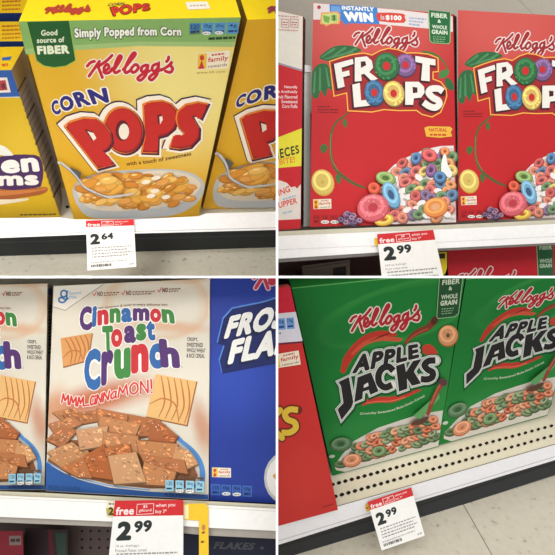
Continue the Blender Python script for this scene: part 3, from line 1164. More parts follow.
    p.poly([(388, 175), (396, 167), (406, 160.6), (425, 151.8), (441, 148.6), (454, 148), (455.6, 215), (430, 220), (400, 219), (384, 208)], (204, 190, 182))
    r = random.Random(21)
    pts = []
    for i in range(11):
        for j in range(9):
            x = 386 + j * 8.6 + (i % 2) * 4.3
            y = 152 + i * 6.4
            if y < 178 - (x - 386) * .9 + .006 * (x - 386) ** 2 or x > 453:
                continue
            pts.append((x + r.uniform(-2, 2), y + r.uniform(-2, 2)))
    for (x, y) in pts:
        if r.random() < .2:
            p.ell(x, y, 4.6, 3, (238, 232, 226), r.uniform(-40, 40), n=10)
            continue
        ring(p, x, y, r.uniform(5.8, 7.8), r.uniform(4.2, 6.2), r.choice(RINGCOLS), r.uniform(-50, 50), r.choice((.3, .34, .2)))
    ring(p, 429.5, 155, 8, 6.4, (222, 84, 84), 20, .28)
    ring(p, 445, 151.4, 4.6, 4.6, (232, 128, 70), 20, .25)
    ring(p, 416, 158, 5, 6.4, (76, 120, 170), 20, .3)
    p.poly([(443, 156), (446, 155), (448, 166), (452, 172), (450, 178), (441, 171)], (238, 234, 230), sm=2)
    ring(p, 431, 170, 5.5, 7, (132, 84, 136), 10, .35)
    ring(p, 440, 177, 6.6, 6, (74, 120, 168), 10, .35)
    ring(p, 435.5, 207, 12.6, 10, (240, 142, 62), -12, .36, (196, 96, 40), (226, 170, 120))
    p.build('bowl_picture', b, 'printed picture of a bowl of coloured rings')
    p = Part(D, pl, R, h0=.0038)
    for i in range(16):
        t = r.uniform(0, 6.28)
        k = math.sqrt(r.random())
        ring(p, 351 + math.cos(t) * 11 * k, 219 + math.sin(t) * 6.4 * k, 3, 2.6, r.choice([(110, 84, 118), (150, 110, 140), (92, 70, 110)]), r.uniform(-40, 40), .35)
    ring(p, 374, 188, 6.4, 6, (222, 80, 50), 20, .2)
    ring(p, 385.6, 178, 10.2, 6.6, (140, 170, 92), 12, .36, (90, 124, 56), (80, 112, 50))
    ring(p, 384, 219.6, 10, 5.6, (232, 190, 66), -10, .3, (190, 140, 40), (180, 90, 40))
    ring(p, 391, 194.6, 7.8, 14.4, (110, 168, 200), -24, .36, (66, 118, 160), (60, 90, 130))
    ring(p, 372.9, 207.3, 16.2, 14, (222, 92, 102), -12, .3, (186, 62, 76), (186, 60, 70))
    for i in range(30):
        t, k = r.uniform(0, 6.28), r.uniform(.45, .92)
        p.ell(372.9 + math.cos(t) * 15 * k, 207.3 + math.sin(t) * 13 * k, 1.1, .6, (240, 160, 160), r.uniform(0, 180), n=6)
    p.build('loose_ring_print', b)
    p = Part(D, pl, R, h0=.0060)
    p.text('NET WT 14.0 OZ (400g)', [(403.6, 221.4), (455, 220.4)], [(403.6, 218.4), (455, 217.4)], (120, 100, 110), .0)
    p.build('weight_print', b)
    return b


ring_box(RING_Q, 0.0, 'red cereal box with a blue banner and green badge, above the upper right price tag', True)
ring_box([(457.9, 10), (588, 17.2), (586.4, 216.6), (458.6, 221)], -.012,
         'red cereal box without a banner, cut off at the right edge of the photo', False)

# --- left red and white box
Q = [(170, -14), (303, 16.2), (300.6, 228.6), (165, 238)]
b = root('cereal_box', TR.hit(290, 229, *TR.face(.0)), 'red box with white top and yellow band, left of the bannered red box', 'cereal box')
p = Part(TR, TR.face(0))
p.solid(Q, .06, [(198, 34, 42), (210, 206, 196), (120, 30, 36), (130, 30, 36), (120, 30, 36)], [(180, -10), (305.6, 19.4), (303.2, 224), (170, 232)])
p.build('carton', b)
p = Part(TR, TR.face(0))
p.poly([(170, -13.6), (302.8, 16.4), (302.2, 69.6), (292, 66.6), (278, 62.4), (240, 54), (168, 48)], (226, 220, 206))
p.stroke([(168, 49), (240, 55), (278, 63.4), (292, 67.6), (302.2, 70.6)], 1.6, (150, 148, 170), sm=0, cap=False)
p.build('white_top', b, 'white upper panel of the front')
p = Part(TR, TR.face(0), h0=.0003)
for x in (270, 281.4, 290.6):
    p.stroke([(x, 18.8), (x + 7.6, 19.6), (x + 7.4, 27.6), (x, 26.8)], .5, (190, 110, 116), closed=True, sm=0)
    p.words(x + 1, 22.6, x + 6.6, 23, 1, (190, 90, 100), 2)
    p.words(x + 1, 25, x + 6.6, 25.4, 1, (190, 90, 100), 3)
p.words(268, 15.4, 298.6, 17.4, .9, (206, 130, 134), 5)
p.words(268, 29.4, 298.6, 31, .9, (206, 130, 134), 6)
p.build('nutrition_icons', b)
p = Part(TR, TR.face(0))
for i, (s_, x0) in enumerate((('Naturally', 284.4), ('& Artificially', 277.4), ('Fruit Flavored', 276.4), ('Sweetened', 281.4), ('Corn Puffs', 282))):
    y = 89 + i * 4.75
    p.text(s_, [(x0, y), (297.4, y + .2)], [(x0, y - 3.6), (297.4, y - 3.4)], (240, 206, 206), .03)
p.build('side_wording', b)
p = Part(TR, TR.face(0))
p.poly([(160, 166), (278, 137.4), (301.8, 128.2), (301.4, 166), (278, 168), (160, 176)], (228, 218, 56))
p.text('PIECES', [(273, 160.6), (299.6, 153.2)], [(272, 150.4), (298.4, 144.8)], (64, 52, 40), .03, 1.1)
p.text('BITE!', [(279.6, 165), (295, 162.2)], [(279, 159), (294.4, 156.2)], (224, 128, 56), .02)
p.build('yellow_band', b, 'yellow slanted band with black wording')
p = Part(TR, TR.face(0))
p.poly([(160, 196), (270, 181), (280, 180.4), (287, 183), (291, 187.4), (295, 186.4), (297, 188.6), (300.8, 184), (300.6, 219), (160, 226)], (226, 216, 206))
p.text('ING', [(279, 196.2), (290.6, 191.6)], [(277.6, 190), (289, 185.6)], (218, 84, 70), .03)
p.text('UPPER', [(279, 208.4), (297.4, 203.2)], [(278, 202.4), (296.4, 197.6)], (218, 84, 70), .03)
p.words(283, 200.4, 296, 196.4, 1.6, (150, 180, 206), 4)
p.words(283, 214, 292, 212, 1.6, (150, 190, 214), 6)
p.build('splash_print', b, 'white milk splash print with red wording')

# --- clear pusher strip between the boxes
t = root('shelf_divider', TR.hit(308, 227, *TR.face(-.02)), 'narrow clear plastic strip standing between the red box with white top and the bannered box', 'shelf divider')
p = Part(TR, TR.face(-.014), h0=0)
p.solid([(304.4, 66), (310.6, 66.6), (310.4, 226), (303.6, 226.6)], .004, [mat_clear('clear_plastic')])
p.build('plastic_strip', t)
p = Part(TR, TR.face(-.012), h0=0)
p.solid([(304.8, 65), (311.6, 65.6), (311.4, 72), (304.8, 71.6)], .003, [(250, 250, 248)])  # added white piece standing for the highlight on the clear strip
p.build('strip_highlight', t, 'white patch for the highlight at the top of the strip')
t = root('cereal_box', TR.hit(308, 226, *TR.face(-.1)), 'sliver of a striped box seen through the gap, behind the clear plastic strip', 'cereal box')
p = Part(TR, TR.face(-.1), h0=0)
p.solid([(296, 112), (320, 112), (320, 226), (296, 227)], .05, [(176, 170, 156), (150, 140, 130)])
p.build('carton', t)
p = Part(TR, TR.face(-.1))
p.poly([(304, 113), (313, 113), (313, 211), (304, 211)], (176, 170, 156))
for y0, y1, c_ in ((114, 150, (142, 40, 46)), (150, 166, (176, 160, 84)), (168, 176, (150, 50, 54)), (196, 202, (130, 50, 56)), (206, 210, (130, 40, 46))):
    p.poly([(304, y0), (313, y0), (313, y1), (304, y1)], c_)
p.build('striped_print', t)

# --- shelf
s = root('store_shelf', mid(TR, RING_Q, 0), 'store shelf with tall white rail under the red boxes, upper right display', 'shelf', 'store shelves')
p = Part(TR, TR.face(.010), h0=0)
p.solid([(262, 232.2), (313, 229.9), (378, 227.3), (435, 225.4), (570, 219.2), (570, 223.2), (435, 229.6), (378, 231.8), (262, 236.6)], .22, [(206, 200, 178), (190, 184, 164)],
        [(262, 233.4), (313, 231), (378, 228.4), (435, 226.4), (570, 220.4), (570, 223.2), (435, 229.6), (378, 231.8), (262, 236.6)])
p.build('deck', s, 'cream shelf edge')
p = Part(TR, TR.face(.013), h0=0)
p.solid([(262, 236.6), (378, 231.8), (435, 229.6), (570, 223.2), (570, 242), (435, 248.6), (378, 252.4), (262, 259.8)], .01, [(244, 243, 240), (214, 212, 208)])
p.h = .0002
p.stroke([(262, 250.5), (378, 245.4), (570, 235.6)], .8, (224, 223, 220), sm=0, cap=False)
pr = p.build('price_rail', s, 'white price rail')
p = Part(TR, TR.face(.006), h0=0)
p.solid([(262, 258.6), (378, 251.6), (435, 248), (570, 241), (570, 244.2), (435, 251.2), (378, 255.4), (262, 263.6)], .012, [(150, 146, 142), (120, 116, 112)])  # lower rail lip, with the under-rail shade put into its grey
p.build('rail_lip', pr or s, 'grey lip under the rail')

# --- what stands below the shelf
t = root('cereal_box', TR.hit(495, 277, *TR.face(-.03)), 'red box with white script peeking from below the shelf rail, upper right display', 'cereal box')
p = Part(TR, TR.face(-.03), h0=0)
p.solid([(447.4, 246), (572, 240), (572, 300), (449, 300)], .06, [(182, 28, 40), (120, 20, 30)])
p.build('carton', t)
p = Part(TR, TR.face(-.03))
p.poly([(536.5, 240), (553, 240), (553.6, 280), (538.4, 280)], (32, 92, 54))
p.stroke([(536.5, 240), (538.4, 280)], .7, (150, 190, 140), sm=0, cap=False)
g = (186, 206, 176)
p.text('FIBER', [(539.4, 250), (552, 249.4)], [(539.4, 246.2), (552, 245.6)], g, .03)
p.text('WHOLE', [(539.6, 263), (552, 262.4)], [(539.6, 259), (552, 258.4)], g, .03)
p.text('GRAIN', [(539.6, 268), (552, 267.4)], [(539.6, 264), (552, 263.4)], g, .03)
p.build('fiber_badge', t, 'green badge at the right of the front')
script(TR, TR.face(-.03), None, t, (458, 268), (519, 268), (458, 291), (170, 40, 50), (226, 206, 202), 17, 32)
t = root('shelf_label', TR.hit(442, 277, *TR.face(-.02)), 'yellow label with a black mark hanging under the rail, right of the 2.99 tag', 'label')
p = Part(TR, TR.face(-.02), h0=0)
p.solid([(437, 252.4), (447, 251.8), (447, 268), (445, 274), (440, 277)], .002, [(222, 194, 40)])
p.build('card', t)
p = Part(TR, TR.face(-.02))
p.poly([(438.4, 253.6), (445, 253.2), (445, 258.4), (439, 258.8)], (44, 38, 28))
p.build('black_mark', t)
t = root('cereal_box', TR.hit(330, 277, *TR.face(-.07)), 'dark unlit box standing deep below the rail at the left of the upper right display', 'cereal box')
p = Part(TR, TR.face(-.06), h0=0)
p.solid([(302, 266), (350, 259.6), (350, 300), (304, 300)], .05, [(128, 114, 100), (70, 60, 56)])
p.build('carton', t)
p = Part(TR, TR.face(-.06))
p.poly([(333, 268), (346, 266), (346, 280), (333, 280)], (50, 42, 42))
p.stroke([(304, 268), (348, 262)], .8, (82, 74, 64), sm=0)
p.build('panel_print', t)
p = Part(TR, TR.face(-.13), h0=0)
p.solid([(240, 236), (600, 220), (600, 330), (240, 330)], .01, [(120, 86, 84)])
o = p.build('wall_lower')
tag(o, kind='structure')
# --- wall behind, with a thin seam
p = Part(TR, TR.face(-.24), h0=0)
p.solid([(200, -60), (620, -60), (620, 240), (200, 240)], .01, [(182, 174, 160)])
p.h = .0002
p.stroke([(500, -20), (528, 9), (560, 40)], .6, (160, 152, 140), sm=0, cap=False)
o = p.build('wall_back')
tag(o, kind='structure')

price_tag(TR, [(377, 234.2), (433.2, 229.8), (446, 288), (383.5, 293)], .02, '2', '99',
          'white price tag reading 2.99 with a red header, under the bannered red box', (.22, .46), .17, ('14.0 oz. Kellogg\'s', 'Froot Loops cereal'))
t = root('shelf_label', TR.hit(377, 240, *TR.face(.016)), 'small yellow and white sticker peeking out left of the upper right price tag', 'label')
p = Part(TR, TR.face(.0155), h0=0)
p.solid([(374, 238.4), (379, 238.2), (379, 245.4), (374.6, 245.6)], .001, [(236, 200, 60)])
p.poly([(369.6, 239.6), (374, 239.2), (374.4, 245.8), (370, 246)], (236, 236, 240))
p.build('card', t)
# ================================================================== lower left display: cinnamon squares cereal
BL = Display((-0.26377, 0.62928, -0.24742), (0.98951, -0.14267, 0.02267), (-0.00724, 0.10779, 0.99415),
             (-0.14428, -0.98388, 0.10563), True, False)
CINN_Q = [(53.5, 286), (210, 278.5), (208.5, 500), (45.5, 491)]
CINN_FRONT = mat_wash('cinnamon_carton_front', (216, 208, 190), [
    (160, 308, 56, 40, 0, (214, 184, 152), .8, True),
    (170, 331, 62, 9, 3, (214, 166, 128), .8, False),
    (104, 404, 92, 22, -12, (186, 104, 62), 1.0, False),
    (205, 432, 14, 40, -12, (190, 128, 92), .8, False),
    (56, 412, 18, 34, 20, (202, 142, 100), .7, False),
    (186, 280, 60, 8, -2, (196, 160, 126), .8, False),
    (70, 330, 30, 40, 0, (228, 214, 192), .4, False)])


def toast(p, q, c, seed=1, sugar=14, edge=True):
    """one printed cinnamon square"""
    n = len(q)
    cx, cy = sum(v[0] for v in q) / n, sum(v[1] for v in q) / n
    if edge:
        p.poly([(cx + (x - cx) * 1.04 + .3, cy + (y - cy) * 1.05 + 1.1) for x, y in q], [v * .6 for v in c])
    p.poly(q, c)
    r = random.Random(seed)
    def inside(u, v):
        return lerp2(q, u, v)
    for i in range(sugar):
        x, y = inside(r.uniform(.08, .92), r.uniform(.08, .92))
        k = r.choice((1.22, .84, 1.3, .78, 1.12))
        p.ell(x, y, r.uniform(1.2, 3.2), r.uniform(.5, 1.3), [min(255, v * k + 4) for v in c], r.uniform(-40, 40), n=7)
    for i in range(sugar // 3):
        x, y = inside(r.uniform(.08, .92), r.uniform(.08, .92))
        p.ell(x, y, .6, .5, (246, 224, 196), 0, n=6)


def cinn_box(Q, z, label, sideback):
    D = BL
    pl = D.face(z)
    R = homography(CINN_Q, Q) if Q is not CINN_Q else None
    b = root('cereal_box', mid(D, Q, z), label, 'cereal box', 'cream cinnamon square cereal boxes')
    c = Part(D, pl, R)
    back = [(56, 287.6), (207, 280), (204, 494), (50, 486)]
    if sideback:
        Ri = homography(Q, CINN_Q)
        back = [(56, 287.6), Ri(52.4, 286.5), Ri(49, 487), (50, 486)]
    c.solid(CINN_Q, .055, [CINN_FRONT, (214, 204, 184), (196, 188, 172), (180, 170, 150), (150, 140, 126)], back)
    c.build('carton', b)
    PU, BU, RE, GR = (84, 50, 106), (50, 100, 158), (196, 48, 52), (64, 130, 62)
    # corner flap with the blue swirl mark
    p = Part(D, pl, R)
    p.poly([(53.7, 286.3), (103.4, 284), (65, 310), (53.2, 306.6)], (232, 226, 212))
    p.stroke([(53.2, 306.8), (65, 310.4), (103.4, 284.2)], .7, (152, 134, 110), sm=0, cap=False)
    bl = (46, 118, 178)
    p.stroke([(67, 292.6), (64.4, 290.4), (61.2, 292), (61.4, 296), (64.4, 297), (66.6, 294.6), (67.2, 291.2)], 1.7, bl)
    p.stroke([(66.8, 294), (66.6, 299), (63.4, 302.4), (59.6, 301.6), (59, 298.6), (62, 297.6), (65, 299.4), (68, 298.6)], 1.7, bl)
    p.text('General', [(69.2, 294.8), (81, 294)], [(69.2, 291.8), (81, 291)], (110, 164, 204), .0)
    p.text('Mills', [(69.2, 298.8), (76.6, 298.4)], [(69.2, 295.8), (76.6, 295.4)], (110, 164, 204), .0)
    p.build('corner_flap', b, 'cream corner with a blue swirled mark')
    p = Part(D, pl, R)
    for x, y, w in ((93, 296.4, 27), (121.6, 295.4, 33), (158, 292.6, 23)):
        p.stroke([(x, y - 2.6), (x + 1.4, y - .6), (x + 3.4, y - 5)], .8, (200, 62, 54), sm=0)
        p.text('NO', [(x + 4.4, y), (x + 9.8, y - .4)], [(x + 4.4, y - 4.6), (x + 9.8, y - 5)], (112, 62, 48), .04)
        p.words(x + 11, y - 2.8, x + w, y - 3.4, 1.2, (140, 96, 78), 3)
        p.words(x + 11, y - .4, x + w - 3, y - 1.2, 1.2, (140, 96, 78), 4)
    p.text('real cinnamon & sugar in every delicious bite', [(98, 309.6), (132, 306.6), (167.4, 306.4)], [(97.8, 306.8), (132, 303.6), (167.4, 303.4)], (120, 86, 66), .02)
    p.build('claims_print', b)

    def letter(p, s, x0, x1, y0, y1, c_, lean=0, bold=.07, top=None):
        p.text(s, [(x0 + lean, y1), (x1 + lean, y1 + (top or 0))], [(x0, y0), (x1, y0 + (top or 0))], c_, bold)

    rows = [[('C', 79.6, 92, 307, 331.4, PU, 0, -1.5), ('i', 92.6, 97.2, 306.4, 327.4, BU, -1, -1), ('n', 97.4, 108.6, 310.2, 325.8, RE, 0, -1.4), ('n', 109.6, 120.6, 308.4, 323.4, GR, 0, -.8),
             ('a', 121.2, 132, 308, 322.6, BU, 0, -.4), ('m', 132.8, 149.4, 308, 321, PU, 0, 0), ('o', 150, 161.2, 308, 322, RE, 0, .6), ('n', 161, 173.6, 308.4, 322.6, GR, 1.4, 1.4)],
            [('T', 102, 112.8, 326, 352, GR, .8, -.6), ('o', 111, 122.4, 329, 347.6, RE, 0, -.6), ('a', 124, 136, 325.6, 343.4, PU, 0, -.5), ('s', 136, 146.4, 323.6, 341, GR, 0, -.4), ('t', 146, 155, 320.8, 340.4, BU, .6, .4)],
            [('C', 84.4, 101, 349, 391, BU, -.6, -1), ('r', 101.4, 113.6, 351.6, 386.4, PU, -.4, -3), ('u', 114, 130.6, 349.6, 380.4, GR, 0, -2.6), ('n', 131, 148.6, 344.6, 374, RE, 0, -2), ('c', 149, 162.6, 343.6, 369.4, BU, .4, -.8), ('h', 158.4, 178, 338.4, 367.4, PU, 2.4, 1)]]
    p = Part(D, pl, R, h0=.0003)
    for row in rows:
        for s, x0, x1, y0, y1, c_, le, tp in row:
            letter(p, s, x0 - .9, x1 + .9, y0 - .9, y1 + .9, (240, 236, 226), le, .1, tp)
    for row in rows:
        for s, x0, x1, y0, y1, c_, le, tp in row:
            letter(p, s, x0, x1, y0, y1, c_, le, .058, tp)
    p.ell(182, 367, .6, .6, (120, 120, 120), n=6)
    p.build('logo_lettering', b, 'multicoloured chunky lettering')
    # plain printed squares
    q1 = [(60.6, 338.2), (92, 333), (88, 360), (63, 366.8)]
    q2 = [(155.8, 374), (196.3, 381.3), (186.6, 425), (146, 416.4)]
    for q, c_, s in ((q1, (214, 152, 90), 3), (q2, (222, 176, 112), 4)):
        p = Part(D, pl, R)
        n = 4
        cx, cy = sum(v[0] for v in q) / n, sum(v[1] for v in q) / n
        p.poly([(cx + (x - cx) * 1.03 + .6, cy + (y - cy) * 1.03 + .9) for x, y in q], (150, 92, 52))
        p.poly(q, c_)
        for k in (.14, .3, .46, .62, .78):
            p.stroke([lerp2(q, k, .03), lerp2(q, k + .12, .3), lerp2(q, min(.97, k + .22), .62), lerp2(q, min(.98, k + .16), .96)], [.9, 1.5, 1.5, .8], (182, 110, 60))
        p.stroke([lerp2(q, .02, .7), lerp2(q, .3, .52), lerp2(q, .62, .6), lerp2(q, .8, .96)], [.8, 1.5, 1.5, .8], (186, 114, 62))
        p.build('square_print', b)
    p = Part(D, pl, R, h0=.0005)
    base = [(61.6, 402.6), (75, 405.8), (87, 405.6), (97, 403.6), (112, 399), (131, 394.2), (152.6, 393)]
    top = [(62.6, 393.6), (76, 397), (88, 396.4), (98, 394.6), (113, 389.4), (131, 383.4), (151.6, 379.4)]
    for c_, o in (((244, 234, 222), 3.2), ((204, 58, 52), 1.7)):
        p.pen('MMM...CiNNaMON!', base, top, c_, o)
    p.build('slogan_lettering', b, 'red wavy slogan with a white edge')
    p = Part(D, pl, R)
    for i, (s_, w) in enumerate((('CRISPY,', 11), ('SWEETENED', 16), ('WHOLE WHEAT', 18.4), ('& RICE CEREAL', 17.6))):
        y = 341.4 + i * 5.4
        p.text(s_, [(187 - i * .15, y), (187 + w, y + .5)], [(187 - i * .15, y - 4.2), (187 + w, y - 3.7)], (64, 52, 46), .03)
    p.build('description_print', b)
    # bowl of squares
    p = Part(D, pl, R)
    p.poly([(45.9, 461), (52, 466), (62, 472), (80, 480), (110, 487.6), (150, 491.6), (208.2, 494.6), (208.3, 499.6), (45.7, 490.7)], (48, 92, 158))
    p.poly([(174, 436), (184, 441), (194, 449), (202, 460), (205.4, 474), (203, 486), (196, 488), (160, 470)], (84, 138, 196), sm=3)
    p.poly([(172, 440), (182, 444.6), (191, 452), (197.6, 462), (199.6, 474), (196, 484), (160, 470)], (206, 196, 184), sm=3)
    p.poly([(47, 462), (60, 468.4), (80, 477), (110, 484.4), (150, 488.6), (190, 488), (198, 476), (190, 455), (160, 440), (60, 440)], (146, 96, 62))
    p.stroke([(46, 461.4), (62, 470), (80, 478), (110, 485.6), (150, 490)], 1.2, (120, 160, 206), cap=False)
    hp = [([(52, 412), (72, 407), (84, 414), (66, 424)], (184, 124, 80)), ([(62, 414), (96, 410), (104, 420), (72, 426)], (170, 108, 66)),
          ([(96, 408), (128, 414), (126, 426), (98, 424)], (178, 112, 68)), ([(124, 424), (150, 418), (158, 434), (128, 440)], (196, 142, 98)), ([(128, 414), (160, 420), (166, 436), (132, 436)], (172, 106, 64)),
          ([(100, 416), (140, 424), (134, 440), (98, 432)], (190, 130, 84)), ([(150, 424), (162, 422.6), (178, 436), (172, 446), (148, 442)], (166, 96, 54)),
          ([(48, 424), (74, 416), (82, 424), (56, 436)], (176, 116, 74)), ([(46, 440), (60, 426), (78, 430), (62, 448)], (170, 108, 68)),
          ([(47, 452), (72, 442), (80, 448), (56, 460)], (196, 142, 96)), ([(48, 458), (84, 446), (92, 456), (70, 474)], (190, 134, 88)), ([(76, 430), (108, 426), (104, 446), (80, 450)], (198, 146, 104)),
          ([(104, 432), (138, 436), (140, 454), (102, 446)], (186, 126, 82)), ([(136, 440), (178, 444), (176, 458), (140, 456)], (188, 126, 78)), ([(176, 446), (190, 452), (198, 464), (184, 470), (172, 460)], (200, 146, 98)),
          ([(140, 454), (184, 460), (188, 474), (146, 466)], (178, 112, 68)), ([(84, 456), (104, 444), (114, 480), (74, 474)], (172, 96, 50)), ([(104, 448), (130, 444), (132, 456), (106, 456)], (176, 104, 58)),
          ([(60, 468), (84, 458), (92, 478), (78, 477)], (180, 112, 66)), ([(144, 462), (176, 472), (172, 486), (140, 484)], (190, 128, 80)), ([(108, 456), (136, 452), (146, 482), (114, 484)], (200, 150, 106))]
    for i, (q, c_) in enumerate(hp):
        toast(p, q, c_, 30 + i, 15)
    p.build('bowl_picture', b, 'printed picture of sugared squares in a blue bowl')
    p = Part(D, pl, R, h0=.0085)
    p.text('NET WT 12.2 OZ (345g)', [(48.6, 488.4), (80, 490.2)], [(48.6, 485), (80, 486.8)], (24, 44, 92), .0)
    p.build('weight_print', b)
    bx = [[(x, y), (x + 8.2, y + .3), (x + 8.2, y + 11.4), (x, y + 11)] for x, y in ((165.4, 480), (175.5, 480.3), (185.7, 480.6), (195.7, 481))]
    pl2 = (pl[0] + pl[1] * .0085, pl[1])
    nutrition(D, pl2, R, b, bx, (150, 200, 218), (34, 66, 96), ('130', '0.5g', '180mg', '9g'), ((179.6, 491), (189.8, 491.4)),
              extra=[(178, 478.6, 204, 479.6, 2.2, (96, 70, 50), 5), (165, 495.4, 204, 496.8, 2, (30, 50, 90), 8)])
    if sideback:
        F = D.face(z)
        a_, b_ = D.hit(*Q[1], *F), D.hit(*Q[2], *F)
        bk = D.hit(52.4, 286.5, F[0] - D.ez * .055, F[1])
        p = Part(D, (a_, (b_ - a_).cross(bk - a_).normalized()))
        p.poly([(48.2, 286), (52.2, 288), (51.8, 470), (45.2, 486)], (176, 168, 154))
        p.poly([(48.4, 288), (52, 289), (51.6, 296), (48.4, 294)], (66, 96, 160))
        y = 306
        r = random.Random(3)
        while y < 352:
            h = r.uniform(.8, 2.4)
            p.poly([(48.6, y), (51.8, y - 1.4), (51.8, y + h - 1.4), (48.6, y + h)], (48, 46, 46))
            y += h + r.uniform(.8, 2)
        for yy in (364, 382, 402, 430, 452):
            p.words(47.4, yy + 12, 50.6, yy, 1.4, (120, 112, 104), 4)
        p.build('barcode_print', b)
    return b


cinn_box(CINN_Q, 0.0, 'cream cereal box with multicoloured lettering, fully visible in the middle of the lower left display', False)
cinn_box([(-93.4, 287.4), (47.4, 283.4), (44.4, 489.9), (-97, 490)], -.012,
         'cream cereal box cut off by the left edge of the photo', True)

# --- blue box at the right
Q = [(210.8, 262), (372, 254), (372, 508), (209.6, 500)]
b = root('cereal_box', BL.hit(240, 501, *BL.face(-.002)), 'blue cereal box with white slanted lettering, cut off by the white partition', 'cereal box')
p = Part(BL, BL.face(-.002))
p.solid(Q, .06, [mat_wash('blue_carton_front', (34, 58, 148), [(245, 390, 60, 60, 0, (44, 74, 172), .7, False)]), (30, 44, 110), (24, 36, 92), (24, 36, 92), (24, 36, 92)])
p.build('carton', b)
script(BL, BL.face(-.002), None, b, (254, 265), (336, 258), (254, 293), (200, 60, 80), (232, 200, 206), 20, 32)
p = Part(BL, BL.face(-.002), h0=.0003)
blob = [(223, 318), (232, 308), (262, 302), (300, 290), (312, 300), (306, 350), (280, 362), (222, 373), (219, 360), (224, 345), (217, 343)]
p.poly(blob, (84, 132, 206), shift=(-.4, -.6))
p.poly(blob, (22, 34, 92), shift=(.6, .8))
LINES = (('FROSTED', [(223.4, 339.4), (328, 318.4)], [(230.4, 316), (336, 291)]), ('FLAKES', [(227.2, 365), (318, 347)], [(232.6, 340), (326, 316)]))
for s_, B_, T_ in LINES:
    p.text(s_, B_, T_, (18, 26, 72), .1, 1.0, (-1.6, 2.4), ref=.06)
    p.text(s_, B_, T_, (18, 26, 72), .1, 1.0, (-.8, 1.2), ref=.06)
for s_, B_, T_ in LINES:
    p.text(s_, B_, T_, (240, 238, 230), .06)
p.build('logo_lettering', b, 'white slanted capitals on a dark blue block')
sticker(BL, BL.face(-.002), None, b, [(212, 467.4), (231, 468), (231, 477.6), (212, 477)])
bx = [[(x, y), (x + 8.6, y + .4), (x + 8.6, y + 10.6), (x, y + 10.2)] for x, y in ((211.4, 484.4), (221.8, 484.9), (232.4, 485.4), (243, 485.9))]
nutrition(BL, BL.face(-.002), None, b, bx, (52, 92, 168), (20, 36, 90), ('110', '0g', '140mg', '10g'), ((226.2, 493.8), (236.8, 494.4)), (90, 130, 196))
p = Part(BL, BL.face(-.002))
p.ell(288, 478, 24, 27, (196, 196, 192))
p.ell(288, 478, 21.4, 24, (234, 230, 222))
puffs(p, 292, 480, 14, 16, 26, [(222, 160, 70), (232, 180, 96), (206, 138, 56)], 6, 5, 10)
p.build('bowl_picture', b)

# --- shelf
s = root('store_shelf', mid(BL, CINN_Q, 0), 'store shelf with white rail under the cream boxes, lower left display', 'shelf', 'store shelves')
p = Part(BL, BL.face(.010), h0=0)
p.solid([(-20, 490.6), (45, 492.8), (117, 496.8), (184, 500), (300, 505.8), (300, 510), (184, 503.6), (117, 500.6), (-20, 494.4)], .2, [(206, 200, 176), (186, 180, 160)],
        [(-20, 492.2), (45, 494.2), (117, 498), (184, 501.2), (300, 507), (300, 510), (184, 503.6), (117, 500.6), (-20, 494.4)])
p.build('deck', s, 'cream shelf edge')
p = Part(BL, BL.face(.013), h0=0)
p.solid([(-20, 494.6), (117, 500.8), (184, 503.8), (300, 510), (300, 532), (209, 527.8), (117, 521.8), (-20, 516)], .01, [(248, 246, 240), (220, 218, 212)])
p.h = .0002
p.stroke([(-20, 497), (117, 503.2), (300, 512.4)], .8, (226, 222, 212), sm=0, cap=False)
pr = p.build('price_rail', s, 'white price rail')
p = Part(BL, BL.face(.006), h0=0)
p.solid([(-20, 515), (117, 521), (209, 527), (300, 531), (300, 540), (209, 535.6), (117, 527), (-20, 521.6)], .012, [(168, 160, 150), (140, 132, 124)])
p.build('rail_lip', pr or s, 'grey lip under the rail')

# --- below the shelf
p = Part(BL, BL.face(-.12), h0=0)
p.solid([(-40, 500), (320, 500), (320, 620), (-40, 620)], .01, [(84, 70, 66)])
p.h = .0002
for i in range(5):
    for j in range(4):
        p.ell(82 + i * 8.6, 531 + j * 8.4, 1.3, 1.3, (18, 14, 14), n=10)
o = p.build('wall_lower')
tag(o, kind='structure')
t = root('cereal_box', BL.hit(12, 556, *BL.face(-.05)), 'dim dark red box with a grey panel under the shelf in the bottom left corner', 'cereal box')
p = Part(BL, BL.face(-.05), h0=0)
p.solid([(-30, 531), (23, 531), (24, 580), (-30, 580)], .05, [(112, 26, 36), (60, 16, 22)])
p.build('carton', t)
p = Part(BL, BL.face(-.05))
p.poly([(9, 536), (21, 535.6), (21.4, 545), (9.4, 545.4)], (112, 92, 88))
p.words(10.6, 542, 20, 541.8, 3.2, (56, 36, 38), 3)
p.build('grey_panel', t)
t = root('cereal_box', BL.hit(36, 556, *BL.face(-.09)), 'dark narrow box with faint green and red print, right of the dim dark red box', 'cereal box')
p = Part(BL, BL.face(-.09), h0=0)
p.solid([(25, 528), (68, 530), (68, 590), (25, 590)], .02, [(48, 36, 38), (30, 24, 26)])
p.build('carton', t)
p = Part(BL, BL.face(-.09))
p.poly([(48, 530), (52, 530), (54, 560), (50, 560)], (88, 28, 36))
p.poly([(55, 533), (66, 533), (66, 560), (58, 560)], (44, 62, 50))
p.build('faint_print', t)
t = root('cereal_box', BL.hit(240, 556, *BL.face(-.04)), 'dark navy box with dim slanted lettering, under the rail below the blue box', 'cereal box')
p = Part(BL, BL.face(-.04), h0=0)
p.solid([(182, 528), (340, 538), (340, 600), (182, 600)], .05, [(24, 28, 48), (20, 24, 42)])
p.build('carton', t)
p = Part(BL, BL.face(-.04))
p.text('FLAKES', [(213, 549), (253, 550)], [(216, 541.6), (256, 542.8)], (72, 72, 80), .05)
p.ell(262, 548, 2, 1.6, (70, 72, 84), n=8)
p.build('dim_lettering', t)
t = root('shelf_label', BL.hit(204, 555, *BL.face(.012)), 'yellow hanging strip with a folded tab, clipped to the rail below the blue box', 'label')
